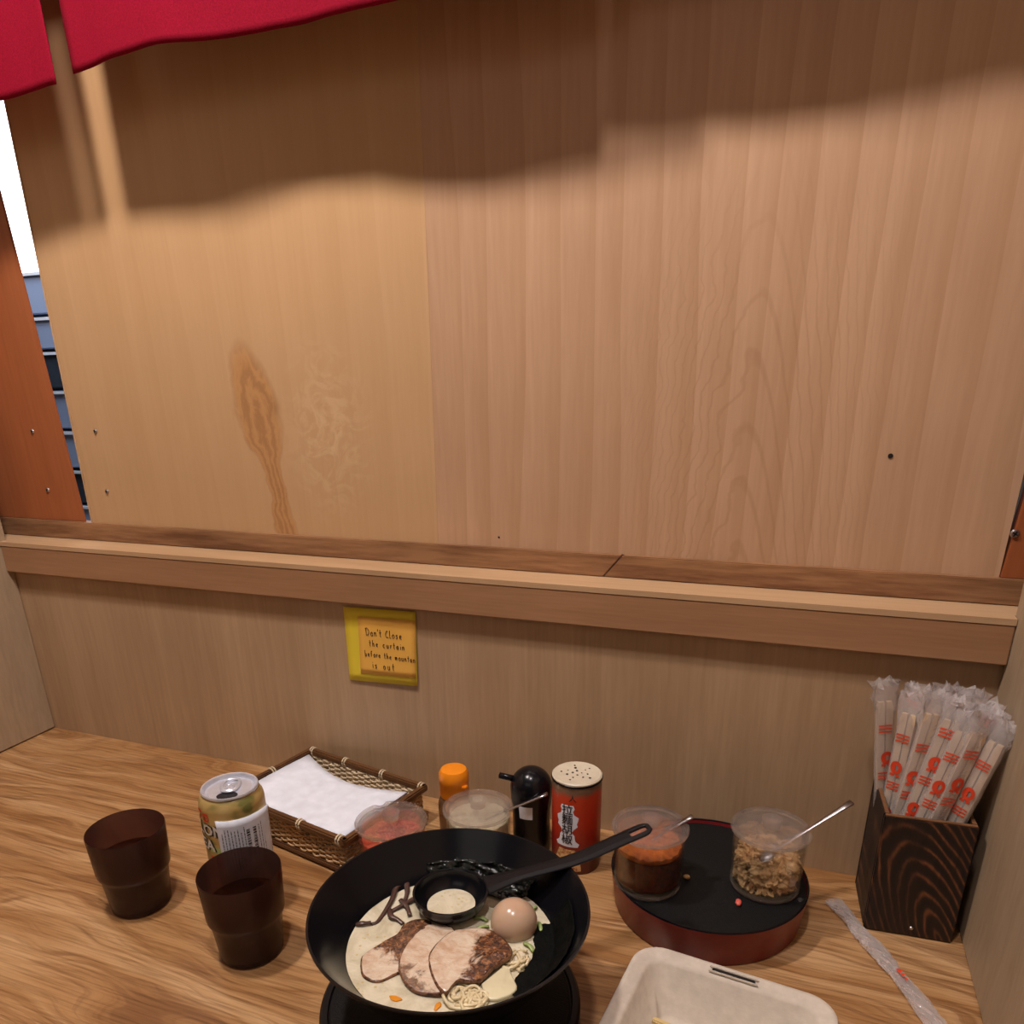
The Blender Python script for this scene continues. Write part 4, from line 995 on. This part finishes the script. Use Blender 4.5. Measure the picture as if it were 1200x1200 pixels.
for i, (tp, rm) in enumerate(sticks):
    top = Vector(tp); rim = Vector(rm); d = (top-rim).normalized()
    L0 = (rim.z-.012)/d.z if d.z else .1
    bot = rim-d*L0
    # the lower end stays inside the box
    bot.x = min(max(bot.x, 1.003), 1.048); bot.y = min(max(bot.y, -.062), -.020)
    t = thing('wrapped_chopsticks', slabels[i], 'chopsticks', tuple(bot), 0, 'wrapped chopsticks standing in the wooden box')
    ax = top-bot; z0 = Vector((0, 0, 0)); yaw = random.Random(i*3).uniform(-.55, .55)
    vw = (Matrix.Rotation(yaw, 3, 'Z') @ Vector((-.15, -1, .3))).normalized()
    T, Sx, Nn = frame(z0, ax, vw)
    for s in (-1, 1):
        c0 = Sx*s*.0030; bm = bmesh.new(); rs = []
        for u, w_ in ((0, .0019), (.97, .0026), (1, .0020)):
            p = ax*u+c0; rs.append([bm.verts.new(p+Sx*w_*a_+Nn*w_*.85*b_) for a_, b_ in ((-1, -1), (1, -1), (1, 1), (-1, 1))])
        for A, B in zip(rs, rs[1:]):
            for k in range(4): bm.faces.new((A[k], A[(k+1) % 4], B[(k+1) % 4], B[k]))
        bm.faces.new(rs[0][::-1]); bm.faces.new(rs[-1]); bmo('chopstick', bm, M['stick'], t)
    ext = ax.length+.018; up = T*ext
    wf = lambda u: .0074 if u < .86 else .0074+(u-.86)*.028
    tf = lambda u: .0040 if u < .84 else max(.0012, .0040-(u-.84)*.02)
    fs = film_sleeve('wrapper', T*.001, up, Sx, Nn, wf, tf, M['film'], t, i*7.7, crumple=.0040)
    # printed red marks on the sleeve's face
    def surf(x, l, dd=.0005): # x across -1..1, l along metres
        u = l/ext; return T*l+Sx*wf(u)*x*.96+Nn*(tf(u)*math.sqrt(max(0, 1-x*x*.92))+dd)
    bm = bmesh.new(); rnd = random.Random(i+40)
    def patch(pts):
        n_ = len(pts); c_ = bm.verts.new(sum((surf(*p) for p in pts), Vector())/n_+Nn*.0004); vs = [bm.verts.new(surf(*p)) for p in pts]
        for k in range(n_): bm.faces.new((vs[k], vs[(k+1) % n_], c_))
    def bar(x0, x1, l, h, bow):
        N_ = 6
        for k in range(N_):
            xa, xb = x0+(x1-x0)*k/N_, x0+(x1-x0)*(k+1)/N_
            la, lb2 = l+bow*math.sin(PI*k/N_), l+bow*math.sin(PI*(k+1)/N_)
            vs = [bm.verts.new(surf(x, q)) for x, q in ((xa, la), (xb, lb2), (xb, lb2+h), (xa, la+h))]; bm.faces.new(vs)
    ph = rnd.uniform(0, .03)
    for q in range(-1, 5):
        l = ext-.030-ph-q*.042
        if not .02 < l < ext-.008: continue
        for kk in range(3): bar(-.75, .65, l+kk*.0027, .0012, .0006)
        l2 = l-.022
        if .02 < l2 < ext-.016:
            x0 = rnd.uniform(-.15, .15)
            N_ = 14   # ring with a tail: an abstract printed emblem
            for k in range(N_):
                a0, a1 = 2*PI*k/N_, 2*PI*(k+1)/N_; w0 = .55+.35*max(0, -math.cos(a0)); w1 = .55+.35*max(0, -math.cos(a1))
                q4 = [(x0+.62*math.cos(a0), l2+.0058*math.sin(a0)), (x0+.62*math.cos(a1), l2+.0058*math.sin(a1)), (x0+.62*(1-w1)*math.cos(a1), l2+.0058*(1-w1)*math.sin(a1)), (x0+.62*(1-w0)*math.cos(a0), l2+.0058*(1-w0)*math.sin(a0))]
                bm.faces.new([bm.verts.new(surf(max(-1, min(1, x)), q)) for x, q in q4])
            bar(x0-.55, x0-.1, l2-.0078, .0020, .0004); bar(x0+.1, x0+.5, l2-.0072, .0018, -.0005)
    bmo('red_print', bm, M['red_ink'], t)
    # crinkled end flaps
    bm = bmesh.new()
    for k in range(5):
        o0 = up+Sx*rnd.uniform(-.007, .007)-T*.006; 
        a_ = [o0, o0+Sx*rnd.uniform(.002, .006)+T*rnd.uniform(-.002, .003)+Nn*rnd.uniform(-.004, .004), o0+T*rnd.uniform(.005, .011)+Nn*rnd.uniform(-.005, .005)+Sx*rnd.uniform(-.003, .003), o0+Sx*rnd.uniform(-.006, -.002)+Nn*rnd.uniform(-.004, .004)+T*rnd.uniform(.001, .005)]
        vs = [bm.verts.new(p) for p in a_]; bm.faces.new(vs[:3]); bm.faces.new((vs[0], vs[2], vs[3]))
    bmo('wrapper_end', bm, M['film_crumpled'], t)
    bpy.context.view_layer.update()

# ---------------------------------------------------------------- empty wrapper on the counter
pts = [(.9735, -.0485), (.9850, -.0700), (.9960, -.0900), (1.0090, -.1120), (1.0230, -.1390), (1.0370, -.1680), (1.0450, -.1900), (1.0500, -.2150)]
cp = smooth_path([(x, y, 0) for x, y in pts], 7); o0 = cp[0].copy()
v = []; f = []; ns = 16
for j, p in enumerate(cp):
    t_ = (cp[min(j+1, len(cp)-1)]-cp[max(j-1, 0)]).normalized(); sx = Vector((t_.y, -t_.x, 0)); u = j/(len(cp)-1)
    w_ = .0078-.0018*math.sin(u*9)**2; h_ = .0022+.0012*math.sin(u*13)**2
    for k in range(ns):
        an = 2*PI*k/ns; q = .0022*mnoise.noise(Vector((k*1.7, j*.55, 3)))+.0016*mnoise.noise(Vector((k*3.1, j*1.7, 9)))
        z = h_*(1+math.sin(an))+max(0, q)+.0003
        v.append(p-o0+sx*(w_*math.cos(an)+q)+Vector((0, 0, z)))
for j in range(len(cp)-1):
    for k in range(ns): f.append((j*ns+k, j*ns+(k+1) % ns, (j+1)*ns+(k+1) % ns, (j+1)*ns+k))
lw = thing('empty_wrapper', 'empty crumpled clear plastic chopstick wrapper lying on the counter', 'wrapper', (o0.x, o0.y, 0))
pyd('film', v, f, M['film_clear'], lw, smooth=False)
q0 = Vector((1.0175, -.1290, 0))-o0
bm = bmesh.new()
for (dx, dy, s) in ((0, 0, .0026), (.0022, -.0035, .0018), (.0042, -.0075, .0014)):
    vs = [bm.verts.new((q0.x+dx+s*math.cos(a)*(.7+.4*math.sin(3*a)), q0.y+dy+s*math.sin(a), .0086)) for a in [2*PI*k/12 for k in range(12)]]; bm.faces.new(vs)
bmo('red_print', bm, M['red_ink'], lw)

# ---------------------------------------------------------------- takeout container
tk = thing('takeout_container', 'beige moulded pulp takeout container with a slot in its rim', 'container', (.8945, -.2800, 0), math.radians(-6.5))
def rr_loop(hx, hy, r, z, n=8, ox=0):
    L = []
    for cx, cy, a0 in ((hx-r, hy-r, 0), (-hx+r, hy-r, 90), (-hx+r, -hy+r, 180), (hx-r, -hy+r, 270)):
        for k in range(n+1):
            a = math.radians(a0+90*k/n); L.append((cx+r*math.cos(a), cy+r*math.sin(a), z))
    return L
TX, TY, TR_, TH_ = .0685, .0700, .020, .045
loops = [rr_loop(TX-.016, TY-.016, .012, .0005), rr_loop(TX-.013, TY-.013, .014, .0015), rr_loop(TX-.0015, TY-.0015, TR_-.001, TH_-.0035), rr_loop(TX, TY, TR_, TH_-.002), rr_loop(TX-.0008, TY-.0008, TR_, TH_), rr_loop(TX-.004, TY-.004, TR_-.003, TH_), rr_loop(TX-.0062, TY-.0062, TR_-.005, TH_-.0020), rr_loop(TX-.0095, TY-.0095, TR_-.006, TH_-.0020), rr_loop(TX-.012, TY-.012, TR_-.007, TH_-.0045), rr_loop(TX-.0205, TY-.0205, .013, .0055), rr_loop(TX-.025, TY-.025, .010, .0030)]
bm = bmesh.new(); LV = [[bm.verts.new(p) for p in l] for l in loops]; n = len(LV[0])
for A, B in zip(LV, LV[1:]):
    for i in range(n):
        try: bm.faces.new((A[i], A[(i+1) % n], B[(i+1) % n], B[i]))
        except ValueError: pass
bm.faces.new(LV[0][::-1]); bm.faces.new(LV[-1])
bmo('shell', bm, M['pulp'], tk, None, True)
# tab slot in the back rim, with its recessed bed
box('tab_slot', (-.0145, TY-.0080, TH_-.0010), (.0145, TY-.0052, TH_+.00045), M['dark'], tk, .0006)
box('slot_lip', (-.0165, TY-.0052, TH_-.0008), (.0165, TY-.0040, TH_+.0010), M['pulp'], tk, .0004)
box('slot_lip', (-.0165, TY-.0092, TH_-.0014), (.0165, TY-.0080, TH_+.0006), M['pulp'], tk, .0004)
ck = box('chopstick', (-.045, -.0022, -.0022), (.060, .0022, .0022), M['stick_yellow'], None, .0008)
ck.location = (.8990, -.2690, .0300); ck.rotation_euler = (0, math.radians(0), math.radians(-12))
tag(ck, 'pale yellow wooden chopstick lying in the pulp takeout container', 'chopstick')
